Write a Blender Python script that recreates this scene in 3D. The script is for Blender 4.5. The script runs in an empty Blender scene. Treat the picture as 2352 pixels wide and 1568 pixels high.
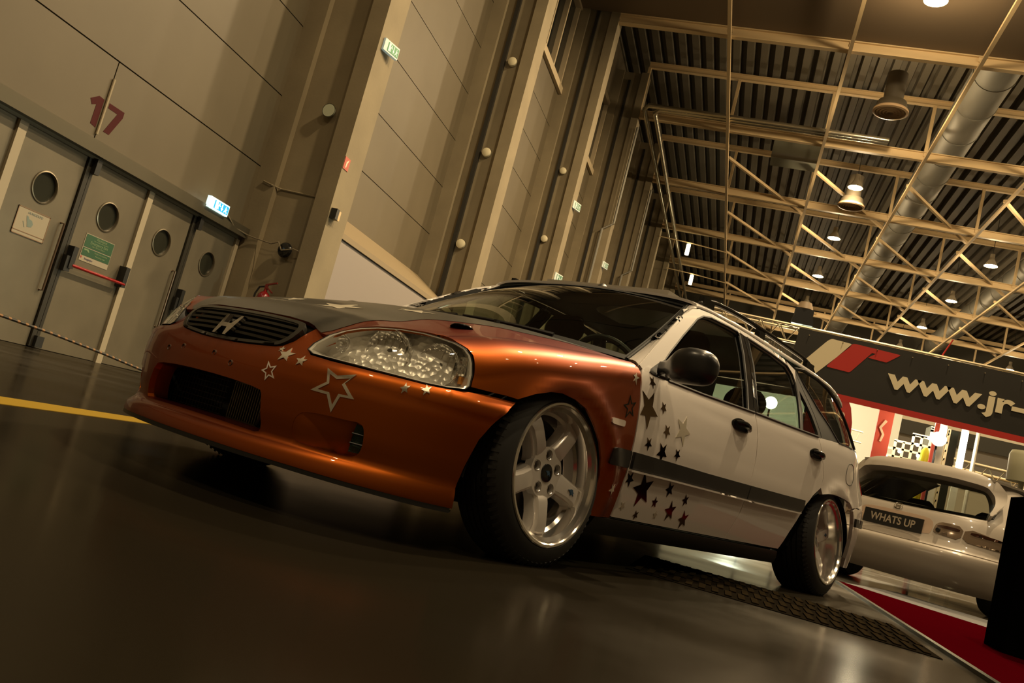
import bpy, math, random
from mathutils import Vector, Matrix
from mathutils.geometry import delaunay_2d_cdt
random.seed(7)
C = bpy.context.scene.collection
pi = math.pi
HALL_LAMPS = [(3.35,40.8,3000),(3.35,31,3500),(3.35,21.4,4000),(3.35,11.6,3000),(3.35,1.8,1000),(13,31,1200),(13,21,700),(13,11,500),(13,1,300),(22.8,21,500),(22.8,11,300),(-6.5,-8,800),(3.35,-8,600)]

# ---- surfaces of the car body, in metres: x behind the front axle, y from the centre line, z up
def lerpt(tab, x):
    # smooth (monotone cubic / Catmull) table interpolation, clamped with linear ends
    n = len(tab)
    if x <= tab[0][0]: i = 0
    elif x >= tab[-1][0]: i = n - 2
    else:
        i = 0
        while i < n - 2 and x > tab[i + 1][0]: i += 1
    x0, y0 = tab[i]; x1, y1 = tab[i + 1]
    h = x1 - x0; d = (y1 - y0) / h
    def slope(k):
        if k == 0: return (tab[1][1] - tab[0][1]) / (tab[1][0] - tab[0][0])
        if k == n - 1: return (tab[-1][1] - tab[-2][1]) / (tab[-1][0] - tab[-2][0])
        a = (tab[k][1] - tab[k - 1][1]) / (tab[k][0] - tab[k - 1][0])
        b = (tab[k + 1][1] - tab[k][1]) / (tab[k + 1][0] - tab[k][0])
        if a * b <= 0: return 0.0
        return 2 * a * b / (a + b)
    m0, m1 = slope(i), slope(i + 1)
    t = (x - x0) / h
    if t < 0: return y0 + m0 * (x - x0)
    if t > 1: return y1 + m1 * (x - x1)
    t2, t3 = t * t, t * t * t
    return (2*t3 - 3*t2 + 1) * y0 + (t3 - 2*t2 + t) * h * m0 + (-2*t3 + 3*t2) * y1 + (t3 - t2) * h * m1

XC = -0.15                     # where the nose curve hands over to the flank
NP = 2.4
NOSE_A = [(.10,.640),(.135,.648),(.175,.640),(.19,.626),(.26,.636),(.36,.630),(.41,.616),(.44,.600),(.50,.567),(.54,.535),(.58,.490),(.62,.43),(.66,.36)]
HALF_W = [(.10,.800),(.135,.815),(.18,.822),(.26,.836),(.38,.8465),(.46,.8465),(.54,.841),(.60,.8345),(.655,.826),(.672,.822),(.70,.8165),(.72,.811),(.75,.799),(.79,.778)]
REAR_X0 = [(.2,2.88),(.5,2.88),(.7,2.76),(.9,2.70)]
REAR_K  = [(.2,.37),(.5,.37),(.7,.43),(.9,.43)]
WAIST = [(-.15,1.0),(.6,1.0),(1.5,1.002),(2.2,1.0),(3.6,1.0)]
WR = .312                      # wheel arch radius
def flare(x, z, cx):
    r = math.hypot(x - cx, z - .26)
    return .012 * math.exp(-((r - WR - .005) / .035) ** 2) if z > .15 else 0.0
def belt(x):                   # lower edge of the side glass
    return lerpt([(.3,.710),(.48,.718),(.91,.737),(1.36,.761),(2.03,.788),(2.57,.820),(3.0,.827)], x)
def body(q, z):
    """half body below the belt: q<0 runs round the nose (q=-1 at the centre line), q>=0 is metres behind XC"""
    b = lerpt(HALF_W, z if q < .5 else z - (belt(XC+q) - .752) * max(0.,min(1.,(z-.55)/.2)))
    if q < 0:
        ph = (q + 1) * math.pi / 2
        a = lerpt(NOSE_A, z)
        x = XC - a * max(0., math.cos(ph)) ** (2 / NP)
        y = b * max(0., math.sin(ph)) ** (2 / NP)
    else:
        x = XC + q
        y = b
        x0 = lerpt(REAR_X0, z); k = lerpt(REAR_K, z)
        if x > x0: y -= k * (x - x0) ** 2 + .25*max(0,x-x0-.35)**2
    y += flare(x, z, 0.0) + flare(x, z, 2.62)
    return (x, y, z)
ROOFZ = 1.18
def glass_y(x, z):
    zb = belt(x)
    y = .790 - (z - zb) * .50 - .10 * (z - zb) ** 2 
    if x > 2.70: y -= .40 * (x - 2.70) ** 2 + .25*max(0,x-3.05)**2
    return y
def green(x, z):
    return (x, glass_y(x, z), z)
# hood / fender
def gapy(x): return lerpt([(-.60,.545),(-.45,.640),(-.2,.680),(.1,.705),(.45,.722)], x)
def gapz(x): return lerpt([(-.62,.575),(-.56,.588),(-.454,.602),(-.309,.642),(-.171,.669),(-.052,.687),(.088,.706),(.24,.729),(.45,.753)], x)
def shz(x): return lerpt([(-.50,.470),(-.42,.500),(-.25,.565),(0,.610),(.25,.650),(.45,.680)], x)
def fender(x, v):
    zb = shz(x)
    if x < XC: q = None
    def side(z):
        if x >= XC: return body(x - XC, z)
        a = lerpt(NOSE_A, z); c = min(1., max(0., (XC - x) / a)); b = lerpt(HALF_W, z)
        return (x, b * (1 - c ** NP) ** (1 / NP) + flare(x, z, 0.0), z)
    if v <= 1:
        return side(.18 + v * (zb - .18))
    ph = (v - 1) * math.pi / 2
    y1 = side(zb)[1]; y0 = gapy(x); z1 = gapz(x)
    e = .86
    return (x, y0 + (y1 - y0) * math.cos(ph) ** e, zb + (z1 - zb) * max(0., math.sin(ph)) ** e)
def hood(x, w):
    """w in -1..1 across"""
    yg, zg = gapy(x), gapz(x)
    crown = lerpt([(-.72,.012),(-.5,.030),(-.2,.042),(.2,.040),(.5,.030)], x)
    aw = abs(w)
    return (x, w * yg, zg + crown * (1 - aw ** 2.2))

def bump_off(z, aw):
    o = lerpt([(.10,.014),(.160,.014),(.172,.012),(.182,.0),(.21,.0),(.40,.011),(.424,.018),(.436,.012),(.452,.0)], z)
    return o if z < .3 else o * min(1., max(0., (aw - .12) / .25))
def bumper(w, z):
    """front bumper skin: w runs round the nose, 0 at the centre line, 1 where the nose meets the flank"""
    q = abs(w) - 1
    x, y, _ = body(q, z)
    x1, y1, _ = body(q - 1e-3, z); x2, y2, _ = body(q + 1e-3, z)
    dx, dy = x2 - x1, y2 - y1; L = math.hypot(dx, dy) or 1
    o = bump_off(z, abs(w))
    x += -dy / L * o; y += dx / L * o
    return (x, math.copysign(y, w) if w else 0.0, z)
def nose(y, z):
    a = lerpt(NOSE_A, z); b = lerpt(HALF_W, z)
    return (XC - a * max(0., 1 - (abs(y) / b) ** NP) ** (1 / NP), y, z)
def w_of_y(y, z):
    b = lerpt(HALF_W, z)
    return math.copysign(math.asin(min(1., abs(y) / b) ** (NP / 2)) * 2 / math.pi, y)
def w_of_x(x, z):
    a = lerpt(NOSE_A, z)
    return math.acos(min(1., max(0., (XC - x) / a)) ** (NP / 2)) * 2 / math.pi

# ------------------------------------------------------------------ materials
MATS = {}
def mat(name, col=(.5,.5,.5), rough=.5, metal=0., coat=0., coat_rough=.03, emit=None, estr=0., spec=.5, trans=0., bump=None, noise=None, flake=None):
    if name in MATS: return MATS[name]
    m = bpy.data.materials.new(name); m.use_nodes = True
    nt = m.node_tree; b = nt.nodes['Principled BSDF']; L = nt.links
    b.inputs['Base Color'].default_value = (*col, 1)
    b.inputs['Roughness'].default_value = rough
    b.inputs['Metallic'].default_value = metal
    b.inputs['Coat Weight'].default_value = coat
    b.inputs['Coat Roughness'].default_value = coat_rough
    b.inputs['Specular IOR Level'].default_value = spec
    b.inputs['Transmission Weight'].default_value = trans
    if emit:
        b.inputs['Emission Color'].default_value = (*emit, 1); b.inputs['Emission Strength'].default_value = estr
    tc = None
    def coords():
        nonlocal tc
        if tc is None: tc = nt.nodes.new('ShaderNodeTexCoord')
        return tc.outputs['Object']
    if noise:                       # (scale, colour2, lo, hi, rough2)
        n = nt.nodes.new('ShaderNodeTexNoise'); n.inputs['Scale'].default_value = noise[0]; n.inputs['Detail'].default_value = 6
        L.new(coords(), n.inputs['Vector'])
        r = nt.nodes.new('ShaderNodeValToRGB')
        r.color_ramp.elements[0].position = noise[2]; r.color_ramp.elements[1].position = noise[3]
        r.color_ramp.elements[0].color = (*col, 1); r.color_ramp.elements[1].color = (*noise[1], 1)
        L.new(n.outputs['Fac'], r.inputs['Fac']); L.new(r.outputs['Color'], b.inputs['Base Color'])
        if len(noise) > 4:
            mr = nt.nodes.new('ShaderNodeMapRange')
            mr.inputs['From Min'].default_value = noise[2]; mr.inputs['From Max'].default_value = noise[3]
            mr.inputs['To Min'].default_value = rough; mr.inputs['To Max'].default_value = noise[4]
            L.new(n.outputs['Fac'], mr.inputs['Value']); L.new(mr.outputs['Result'], b.inputs['Roughness'])
    if bump:                        # (scale, strength, distance)
        n = nt.nodes.new('ShaderNodeTexNoise'); n.inputs['Scale'].default_value = bump[0]; n.inputs['Detail'].default_value = 4
        L.new(coords(), n.inputs['Vector'])
        bp = nt.nodes.new('ShaderNodeBump'); bp.inputs['Strength'].default_value = bump[1]; bp.inputs['Distance'].default_value = bump[2]
        L.new(n.outputs['Fac'], bp.inputs['Height']); L.new(bp.outputs['Normal'], b.inputs['Normal'])
    MATS[name] = m
    return m
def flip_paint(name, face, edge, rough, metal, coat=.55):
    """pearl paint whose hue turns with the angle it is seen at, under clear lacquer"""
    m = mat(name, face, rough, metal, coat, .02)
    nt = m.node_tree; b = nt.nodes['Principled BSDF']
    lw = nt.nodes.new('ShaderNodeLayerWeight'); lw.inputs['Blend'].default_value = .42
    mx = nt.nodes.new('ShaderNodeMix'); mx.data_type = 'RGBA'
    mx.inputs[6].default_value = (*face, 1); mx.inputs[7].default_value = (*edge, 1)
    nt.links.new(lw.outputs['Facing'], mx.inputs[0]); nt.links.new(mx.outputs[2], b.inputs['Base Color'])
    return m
def glass_mat(name, tint, refl=.06, rough=0.0):
    if name in MATS: return MATS[name]
    m = bpy.data.materials.new(name); m.use_nodes = True; nt = m.node_tree
    for n in list(nt.nodes):
        if n.type != 'OUTPUT_MATERIAL': nt.nodes.remove(n)
    out = nt.nodes['Material Output']
    tr = nt.nodes.new('ShaderNodeBsdfTransparent'); tr.inputs['Color'].default_value = (*tint, 1)
    gl = nt.nodes.new('ShaderNodeBsdfGlossy'); gl.inputs['Roughness'].default_value = rough; gl.inputs['Color'].default_value = (1, 1, 1, 1)
    fr = nt.nodes.new('ShaderNodeLayerWeight')           # a pane reflects alike from both sides: Schlick's curve on the facing angle
    pw = nt.nodes.new('ShaderNodeMath'); pw.operation = 'POWER'; pw.inputs[1].default_value = 5.
    mr = nt.nodes.new('ShaderNodeMath'); mr.operation = 'MULTIPLY_ADD'; mr.inputs[1].default_value = 1. - refl; mr.inputs[2].default_value = refl; mr.use_clamp = True
    nt.links.new(fr.outputs['Facing'], pw.inputs[0]); nt.links.new(pw.outputs[0], mr.inputs[0])
    mix = nt.nodes.new('ShaderNodeMixShader')
    nt.links.new(mr.outputs[0], mix.inputs[0])
    nt.links.new(tr.outputs[0], mix.inputs[1]); nt.links.new(gl.outputs[0], mix.inputs[2]); nt.links.new(mix.outputs[0], out.inputs[0])
    MATS[name] = m
    return m

# ------------------------------------------------------------------ object helpers
def tag(o, label=None, cat=None, group=None, kind=None):
    if label: o['label'] = label
    if cat: o['category'] = cat
    if group: o['group'] = group
    if kind: o['kind'] = kind
    return o
def empty(name, loc=(0,0,0), rz=0., parent=None):
    o = bpy.data.objects.new(name, None); C.objects.link(o); o.location = loc; o.rotation_euler = (0, 0, rz); o.empty_display_size = .1
    if parent: o.parent = parent
    return o
def link(name, me, parent=None):
    o = bpy.data.objects.new(name, me); C.objects.link(o)
    if parent: o.parent = parent
    return o
class MB:
    def __init__(s): s.v = []; s.f = []
    def quadstrip(s, rings, closed=True, caps=False):
        b = len(s.v); n = len(rings[0])
        for r in rings: s.v += [tuple(p) for p in r]
        for i in range(len(rings) - 1):
            for j in range(n if closed else n - 1):
                a = b + i * n + j; c = b + i * n + (j + 1) % n
                s.f.append((a, c, c + n, a + n))
        if caps:
            s.f.append(tuple(b + j for j in range(n))[::-1]); s.f.append(tuple(b + (len(rings) - 1) * n + j for j in range(n)))
        return s
    def box(s, c, d, m=None):
        x, y, z = d[0] / 2, d[1] / 2, d[2] / 2
        p = [Vector(q) for q in ((-x,-y,-z),(x,-y,-z),(x,y,-z),(-x,y,-z),(-x,-y,z),(x,-y,z),(x,y,z),(-x,y,z))]
        if m: p = [m @ q for q in p]
        b = len(s.v); s.v += [tuple(q + Vector(c)) for q in p]
        for f in ((3,2,1,0),(4,5,6,7),(0,1,5,4),(1,2,6,5),(2,3,7,6),(3,0,4,7)): s.f.append(tuple(b + i for i in f))
        return s
    def bx(s, a, b):
        return s.box([(a[i] + b[i]) / 2 for i in range(3)], [abs(b[i] - a[i]) for i in range(3)])
    def tube(s, pts, r, seg=8, caps=True, closed=False):
        pts = [Vector(p) for p in pts]; rings = []; n = len(pts); up = None
        for i, p in enumerate(pts):
            if closed: t = (pts[(i + 1) % n] - pts[i - 1]).normalized()
            else: t = (pts[min(i + 1, n - 1)] - pts[max(i - 1, 0)]).normalized()
            if up is None: up = Vector((0, 0, 1)) if abs(t.z) < .9 else Vector((1, 0, 0))
            a = t.cross(up).normalized(); up = a.cross(t).normalized()
            rr = r[i] if isinstance(r, (list, tuple)) else r
            rings.append([p + (a * math.cos(k * 2 * pi / seg) + up * math.sin(k * 2 * pi / seg)) * rr for k in range(seg)])
        if closed: rings.append(rings[0])
        return s.quadstrip(rings, True, caps and not closed)
    def beam(s, a, b, w, h, up=(0,0,1)):
        a, b = Vector(a), Vector(b); t = (b - a).normalized(); u = Vector(up)
        if abs(t.dot(u)) > .95: u = Vector((1, 0, 0))
        x = t.cross(u).normalized(); y = x.cross(t).normalized()
        R = [[p + x * w / 2 * i + y * h / 2 * j for i, j in ((-1,-1),(1,-1),(1,1),(-1,1))] for p in (a, b)]
        return s.quadstrip(R, True, True)
    def lathe(s, prof, m=None, seg=48, caps=False):
        """prof: (r, h) pairs about the local y axis"""
        rings = []
        for r, h in prof:
            ring = [Vector((r * math.cos(k * 2 * pi / seg), h, r * math.sin(k * 2 * pi / seg))) for k in range(seg)]
            rings.append([m @ q for q in ring] if m else ring)
        return s.quadstrip(rings, True, caps)
    def prism(s, poly, fa, fb):
        """poly of 2-d points; fa, fb map a point to the two faces"""
        n = len(poly); b = len(s.v)
        s.v += [tuple(fa(p)) for p in poly] + [tuple(fb(p)) for p in poly]
        tri = delaunay_2d_cdt([Vector(p) for p in poly], [], [list(range(n))], 1, 1e-6)
        idx = {}
        for i, o in enumerate(tri[3]):
            idx[i] = o[0] if o else None
        for f in tri[2]:
            if all(idx[i] is not None for i in f):
                s.f.append(tuple(b + idx[i] for i in f)); s.f.append(tuple(b + n + idx[i] for i in reversed(f)))
        for i in range(n):
            j = (i + 1) % n; s.f.append((b + i, b + j, b + n + j, b + n + i))
        return s
    def build(s, name, m, parent=None, angle=35, fix=True):
        me = bpy.data.meshes.new(name); me.from_pydata(s.v, [], s.f)
        if fix:
            import bmesh
            bm = bmesh.new(); bm.from_mesh(me); bmesh.ops.recalc_face_normals(bm, faces=bm.faces); bm.to_mesh(me); bm.free()
        me.shade_smooth(); me.set_sharp_from_angle(angle=math.radians(angle))
        me.materials.append(m); me.update()
        return link(name, me, parent)
def dup(o, parent=None, names=True):
    c = o.copy(); C.objects.link(c); c.parent = parent
    for k in list(o.children):
        dup(k, c)
    return c
def text(name, s, size, m, parent=None, mtx=None, extrude=.002, offset=0., shear=0., align='CENTER', sx=1., spacing=1., width=None):
    cu = bpy.data.curves.new(name, 'FONT'); cu.body = s; cu.size = size; cu.extrude = extrude; cu.offset = offset; cu.shear = shear
    cu.align_x = align; cu.align_y = 'CENTER'; cu.space_character = spacing; cu.resolution_u = 4
    t = bpy.data.objects.new(name, cu); C.objects.link(t)
    me = bpy.data.meshes.new_from_object(t.evaluated_get(bpy.context.evaluated_depsgraph_get()))
    bpy.data.objects.remove(t); bpy.data.curves.remove(cu)
    me.materials.clear(); me.materials.append(m)
    if width:
        xs_ = [v.co.x for v in me.vertices]; sx = width / (max(xs_) - min(xs_))
        if align == 'LEFT': me.transform(Matrix.Translation((-min(xs_), 0, 0)))
    if sx != 1.: me.transform(Matrix.Diagonal((sx, 1, 1, 1)))
    if mtx: me.transform(mtx)
    return link(name, me, parent)
def frame(o, x, y):
    """matrix whose local x, y axes are the given world directions at o"""
    x = Vector(x).normalized(); y = Vector(y); y = (y - x * y.dot(x)).normalized(); z = x.cross(y)
    return Matrix(((x.x, y.x, z.x, o[0]), (x.y, y.y, z.y, o[1]), (x.z, y.z, z.z, o[2]), (0, 0, 0, 1)))
def chaikin(p, n=2):
    for _ in range(n):
        q = []
        for i in range(len(p)):
            a, b = p[i], p[(i + 1) % len(p)]
            q.append((a[0] * .75 + b[0] * .25, a[1] * .75 + b[1] * .25)); q.append((a[0] * .25 + b[0] * .75, a[1] * .25 + b[1] * .75))
        p = q
    return p
def inside(p, poly):
    x, y = p; r = False; n = len(poly); j = n - 1
    for i in range(n):
        xi, yi = poly[i]; xj, yj = poly[j]
        if (yi > y) != (yj > y) and x < (xj - xi) * (y - yi) / (yj - yi) + xi: r = not r
        j = i
    return r
def flipx(p): return (-p[0], p[1], p[2])       # measured metres behind the axle -> local axes (x forward)
def panel(name, fn, outline, m, parent, h=.03, thick=.012, holes=(), off=0., side=1, conv=flipx, aim=None):
    """a curved sheet: the outline (in the two surface coordinates) filled, laid on fn, with its edge turned in by thick"""
    def P(u, v, o=0.):
        p = Vector(fn(u, v))
        if True:
            e = 1.5e-3
            a = Vector(fn(u + e, v)) - Vector(fn(u - e, v)); b = Vector(fn(u, v + e)) - Vector(fn(u, v - e))
            n = a.cross(b)
            n = n.normalized() if n.length > 1e-12 else Vector((0, 1, 0))
            c = Vector(aim) if aim else Vector((min(2.5, max(.2, p.x)), 0, .45))
            if n.dot(p - c) < 0: n.negate()
        return p + n * o, n
    def fin(p):
        q = conv(p); return Vector((q[0], q[1] * side, q[2]))
    loops = []
    for poly in [outline] + list(holes):
        out = []
        for i in range(len(poly)):
            a, b = poly[i], poly[(i + 1) % len(poly)]
            L = (Vector(fn(*a)) - Vector(fn(*b))).length
            k = max(1, int(math.ceil(L / h)))
            out += [(a[0] + (b[0] - a[0]) * t / k, a[1] + (b[1] - a[1]) * t / k) for t in range(k)]
        loops.append(out)
    us = [p[0] for p in loops[0]]; vs = [p[1] for p in loops[0]]
    cu, cv = (min(us) + max(us)) / 2, (min(vs) + max(vs)) / 2
    e = 1e-2
    su = max(h / max(1e-3, (Vector(fn(cu + e, cv)) - Vector(fn(cu - e, cv))).length / (2 * e)), (max(us) - min(us)) / 160)
    sv = max(h / max(1e-3, (Vector(fn(cu, cv + e)) - Vector(fn(cu, cv - e))).length / (2 * e)), (max(vs) - min(vs)) / 160)
    pts = []; cons = []
    for lp in loops:
        b = len(pts); pts += [Vector(p) for p in lp]; cons += [(b + i, b + (i + 1) % len(lp)) for i in range(len(lp))]
    cell = {}
    for p in pts: cell.setdefault((int(p[0] // su), int(p[1] // sv)), []).append(p)
    v = min(vs) + sv / 2; row = 0
    while v < max(vs):
        u = min(us) + su * (.25 if row % 2 else .75)
        while u < max(us):
            ok = inside((u, v), loops[0]) and not any(inside((u, v), q) for q in loops[1:])
            if ok:
                ci, cj = int(u // su), int(v // sv)
                for di in (-1, 0, 1):
                    for dj in (-1, 0, 1):
                        for p in cell.get((ci + di, cj + dj), ()):
                            if ((p[0] - u) / su) ** 2 + ((p[1] - v) / sv) ** 2 < .2: ok = False
            if ok: pts.append(Vector((u, v)))
            u += su
        v += sv; row += 1
    r = delaunay_2d_cdt(pts, cons, [], 0, 1e-7)
    v2 = r[0]; faces = []
    for f in r[2]:
        c = (sum(v2[i][0] for i in f) / len(f), sum(v2[i][1] for i in f) / len(f))
        if inside(c, loops[0]) and not any(inside(c, q) for q in loops[1:]): faces.append(list(f))
    vv = []; nn = []
    for p in v2:
        q, n = P(p[0], p[1], off)
        vv.append(fin(q)); nn.append((fin(q + n) - fin(q)).normalized())
    F = []
    for f in faces:
        a, b, c = (vv[f[0]], vv[f[1]], vv[f[2]])
        g = (b - a).cross(c - a)
        if g.dot(nn[f[0]]) < 0: f = f[::-1]
        F.append(tuple(f))
    nfront = len(F); nv = len(vv)
    ecount = {}
    for f in F:
        for i in range(len(f)):
            k = (f[i], f[(i + 1) % len(f)]); ecount[k] = 1
    low = {}
    if thick:
        for (a, b) in list(ecount):
            if (b, a) not in ecount:
                for i in (a, b):
                    if i not in low: low[i] = len(vv); vv.append(vv[i] - nn[i] * thick)
                F.append((b, a, low[a], low[b]))
    me = bpy.data.meshes.new(name); me.from_pydata(vv, [], F); me.shade_smooth()
    cn = []
    for pl in me.polygons:
        for li in pl.loop_indices:
            vi = me.loops[li].vertex_index
            cn.append(tuple(nn[vi]) if pl.index < nfront else tuple(pl.normal))
    me.normals_split_custom_set(cn)
    me.materials.append(m); me.update()
    return link(name, me, parent)
def star(cu, cv, r, ang, inner=.42, su=1., sv=1.):
    return [(cu + su * (r if k % 2 == 0 else r * inner) * math.cos(math.radians(ang + 36 * k)),
             cv + sv * (r if k % 2 == 0 else r * inner) * math.sin(math.radians(ang + 36 * k))) for k in range(10)]
def shrink(poly, k):
    cx = sum(p[0] for p in poly) / len(poly); cy = sum(p[1] for p in poly) / len(poly)
    return [(cx + (p[0] - cx) * k, cy + (p[1] - cy) * k) for p in poly]

def rounded(poly, k):
    """corners cut back by the fraction k of each side and rounded"""
    q = []
    n = len(poly)
    for i in range(n):
        p, a, b = poly[i], poly[i - 1], poly[(i + 1) % n]
        A = [p[j] + (a[j] - p[j]) * k for j in (0, 1)]; B = [p[j] + (b[j] - p[j]) * k for j in (0, 1)]
        for t in (0, .25, .5, .75, 1): q.append(tuple((1 - t) ** 2 * A[j] + 2 * t * (1 - t) * p[j] + t * t * B[j] for j in (0, 1)))
    return q

def facets(m, scale, strength):
    """small flat facets, as pressed into a lamp reflector"""
    nt = m.node_tree; b = nt.nodes['Principled BSDF']
    tc = nt.nodes.new('ShaderNodeTexCoord'); v = nt.nodes.new('ShaderNodeTexVoronoi'); v.inputs['Scale'].default_value = scale
    bp = nt.nodes.new('ShaderNodeBump'); bp.inputs['Strength'].default_value = strength; bp.inputs['Distance'].default_value = .012
    nt.links.new(tc.outputs['Object'], v.inputs['Vector']); nt.links.new(v.outputs['Distance'], bp.inputs['Height'])
    nt.links.new(bp.outputs['Normal'], b.inputs['Normal'])

# ================================================================== the estate car
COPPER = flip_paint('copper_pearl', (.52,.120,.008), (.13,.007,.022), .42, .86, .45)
WHITE = mat('white_paint', (.80,.75,.70), .35, 0, 1.0, .03)
BLACKP = mat('black_plastic', (.018,.018,.017), .42)
BLACKG = mat('gloss_black', (.012,.012,.012), .12)
SATIN = mat('satin_black_paint', (.034,.032,.026), .40, 0, .35, .18)
RUBBER = mat('tyre_rubber', (.016,.016,.015), .62)
CHROME = mat('chrome', (.86,.84,.80), .06, 1.)
POLISH = mat('polished_alloy', (.90,.87,.82), .14, .9)
SILVER = mat('silver_alloy_paint', (.74,.70,.66), .38, .45, .6, .08)
MIRROR_STICKER = mat('mirror_vinyl', (.30,.21,.13), .12, 1.)
SILVER_STICKER = mat('silver_vinyl', (.80,.74,.60), .34, .55)
DARKHOLE = mat('dark_void', (.004,.004,.004), .9)
GLASS = glass_mat('tinted_glass', (.44,.50,.44), .08)
WSGLASS = glass_mat('windscreen_glass', (.62,.68,.60), .07)
LENS = glass_mat('clear_lens', (.93,.93,.90))
REFL = mat('lamp_reflector', (.95,.93,.88), .30, .35, .8, .04, bump=(28, .35, .015))
REFLS = mat('lamp_bowl', (.95,.93,.88), .12, .7, .9, .03)
facets(REFLS, 75, .8)
facets(REFL, 48, .5)
AMBER = mat('amber_bulb', (.75,.30,.05), .2)
FABRIC = mat('seat_fabric', (.030,.030,.032), .85)
TRIM = mat('cabin_plastic', (.022,.022,.024), .6)

car = tag(empty('estate_car', (-1.2708, 3.1136, 0)), 'lowered five-door estate car, copper front and white doors with stars, parked nearest', 'car')
# local axes: x forward, y towards the side facing the camera
fx = Vector((-.41826, -.90833, 0)); fy = Vector((.90833, -.41826, 0))
car.matrix_world = Matrix(((fx.x, fy.x, 0, -1.2708), (fx.y, fy.y, 0, 3.1136), (0, 0, 1, 0), (0, 0, 0, 1)))
def W(L): return [flipx(p) for p in L]

def both(name, fn, out, m, parent=None, **k):
    a = panel(name, fn, out, m, parent or car, side=1, **k)
    b = panel(name, fn, out, m, parent or car, side=-1, **k)
    return a, b
def bq(x, z): return body(x - XC, z)           # flank by metres behind the axle
def sym(p):                                    # closed outline symmetric about the centre line, from its positive half (bottom centre to top centre)
    return p + [(-a, b) for a, b in reversed(p)]

# ---- front bumper
half = [(.12,.136),(.35,.134),(.55,.130),(.70,.128),(.807,.128),(.797,.170),(.7934,.20),(.797,.25),(.809,.333),(.83,.38),(.850,.413),(.873,.445),(.893,.466),
        (.858,.4655),(.778,.4615),(.715,.455),(.655,.4475),(.60,.4435),(.46,.4425),(.33,.4425),(.264,.4465),(.2485,.458),(.2515,.483),(.2715,.5155),(.236,.5195),(.216,.526),(.2045,.534),(.2015,.520),(.1975,.505),(.191,.4767),(.173,.4548),(.152,.4475),(.105,.4405),(.05,.4345)]
opening = chaikin(sym([(.06,.1985),(.165,.1955),(.206,.194),(.2136,.212),(.201,.26),(.190,.304),(.178,.317),(.06,.326)]), 1)
vent = chaikin([(.300,.205),(.368,.196),(.439,.1955),(.478,.199),(.494,.209),(.4995,.232),(.497,.2605),(.487,.289),(.467,.296),(.447,.2935),(.391,.2925),(.344,.290),(.302,.278)], 2)
ventm = [(-a, b) for a, b in reversed(vent)]
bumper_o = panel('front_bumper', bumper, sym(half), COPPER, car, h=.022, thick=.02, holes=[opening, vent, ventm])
# duct walls of the middle opening, radiator and mesh behind it
mb = MB()
def lining(mb, loop, fn, depth, k):
    r0 = [fn(*p) for p in loop]
    cx = sum(p[0] for p in loop) / len(loop); cz = sum(p[1] for p in loop) / len(loop)
    r1 = [(lambda q: (q[0] + depth, q[1] * k, q[2] + .004))(fn(cx + (p[0] - cx) * .97, cz + (p[1] - cz) * .94)) for p in loop]
    mb.quadstrip([W(r0), W(r1)], True)
lining(mb, opening, bumper, .07, 1.0)
mb.build('intake_lining', COPPER, bumper_o)
mb = MB(); mb.bx((.60,-.36,.17), (.59,.36,.34)); mb.build('intake_backing', DARKHOLE, bumper_o)
mb = MB()
for i in range(23):
    y = .02 + i * .0125
    mb.bx((.665, y - .0018, .205), (.640, y + .0018, .318))
mb.bx((.660, .01, .200), (.640, .31, .208)); mb.bx((.660, .01, .312), (.640, .31, .32))
mb.build('radiator', mat('radiator_fins', (.20,.18,.13), .4, .8), bumper_o)
mb = MB(); mb.tube([(.672, .222, .31), (.672, .215, .25), (.668, .195, .205)], .009, 8); mb.build('radiator_hose', BLACKP, bumper_o)
mb = MB()
for i in range(18): mb.bx((.672, -.32 + i * .018, .20), (.668, -.3185 + i * .018, .322))
for i in range(7): mb.bx((.672, -.32, .205 + i * .018), (.668, .0, .2065 + i * .018))
mb.build('intake_mesh', BLACKP, bumper_o)
for s in (1, -1):
    def pocket(w, z):
        d = .055 * min(1., max(0., (abs(w) - .315) / .13)) ; p = bumper(w, z); return (p[0] + d + .0008, p[1] * (1 - .03 * d / .06), p[2])
    panel('vent_pocket', pocket, shrink(vent if s > 0 else ventm, 1.06), COPPER, bumper_o, thick=0, h=.02)
    mb = MB(); deep = [q for q in (vent if s > 0 else ventm) if abs(q[0]) > .40]; mb.quadstrip([W([bumper(*q) for q in deep]), W([(lambda p: (p[0] + .06, p[1] * .98, p[2]))(bumper(*q)) for q in deep])], False); mb.build('vent_lining', COPPER, bumper_o)
    grid = [(.452,.210),(.485,.212),(.492,.235),(.490,.262),(.478,.288),(.455,.290)]
    g = grid if s > 0 else [(-a, b) for a, b in reversed(grid)]
    vm = panel('vent_mesh', lambda w, z: (lambda p: (p[0] + .020, p[1] * .995, p[2]))(bumper(w, z)), g, mat('vent_mesh_green', (.035,.065,.050), .45, .3, bump=(260, .8, .004)), bumper_o, thick=.004, h=.02)
    mb = MB()
    for z in (.236, .263):
        mb.tube(W([(lambda p: (p[0] + .016, p[1], p[2]))(bumper(s * w, z)) for w in (.452, .475, .494)]), .0028, 6)
    mb.build('vent_bar', BLACKP, bumper_o)
# number-plate screw holes
for w, z in ((-.150,.3713),(-.0867,.3846),(.0098,.3864),(.0662,.3681)):
    p = bumper(w, z); mb = MB()
    mb.lathe([(.0105,-.006),(.0105,.0006),(.0085,.0022),(.0065,-.001)], Matrix.Translation(flipx(p)) @ Matrix.Rotation(-pi/2, 4, 'Z'), 16, True); mb.build('plate_screw_cap', mat('cap_dark', (.10,.05,.03), .4), bumper_o)
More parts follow.
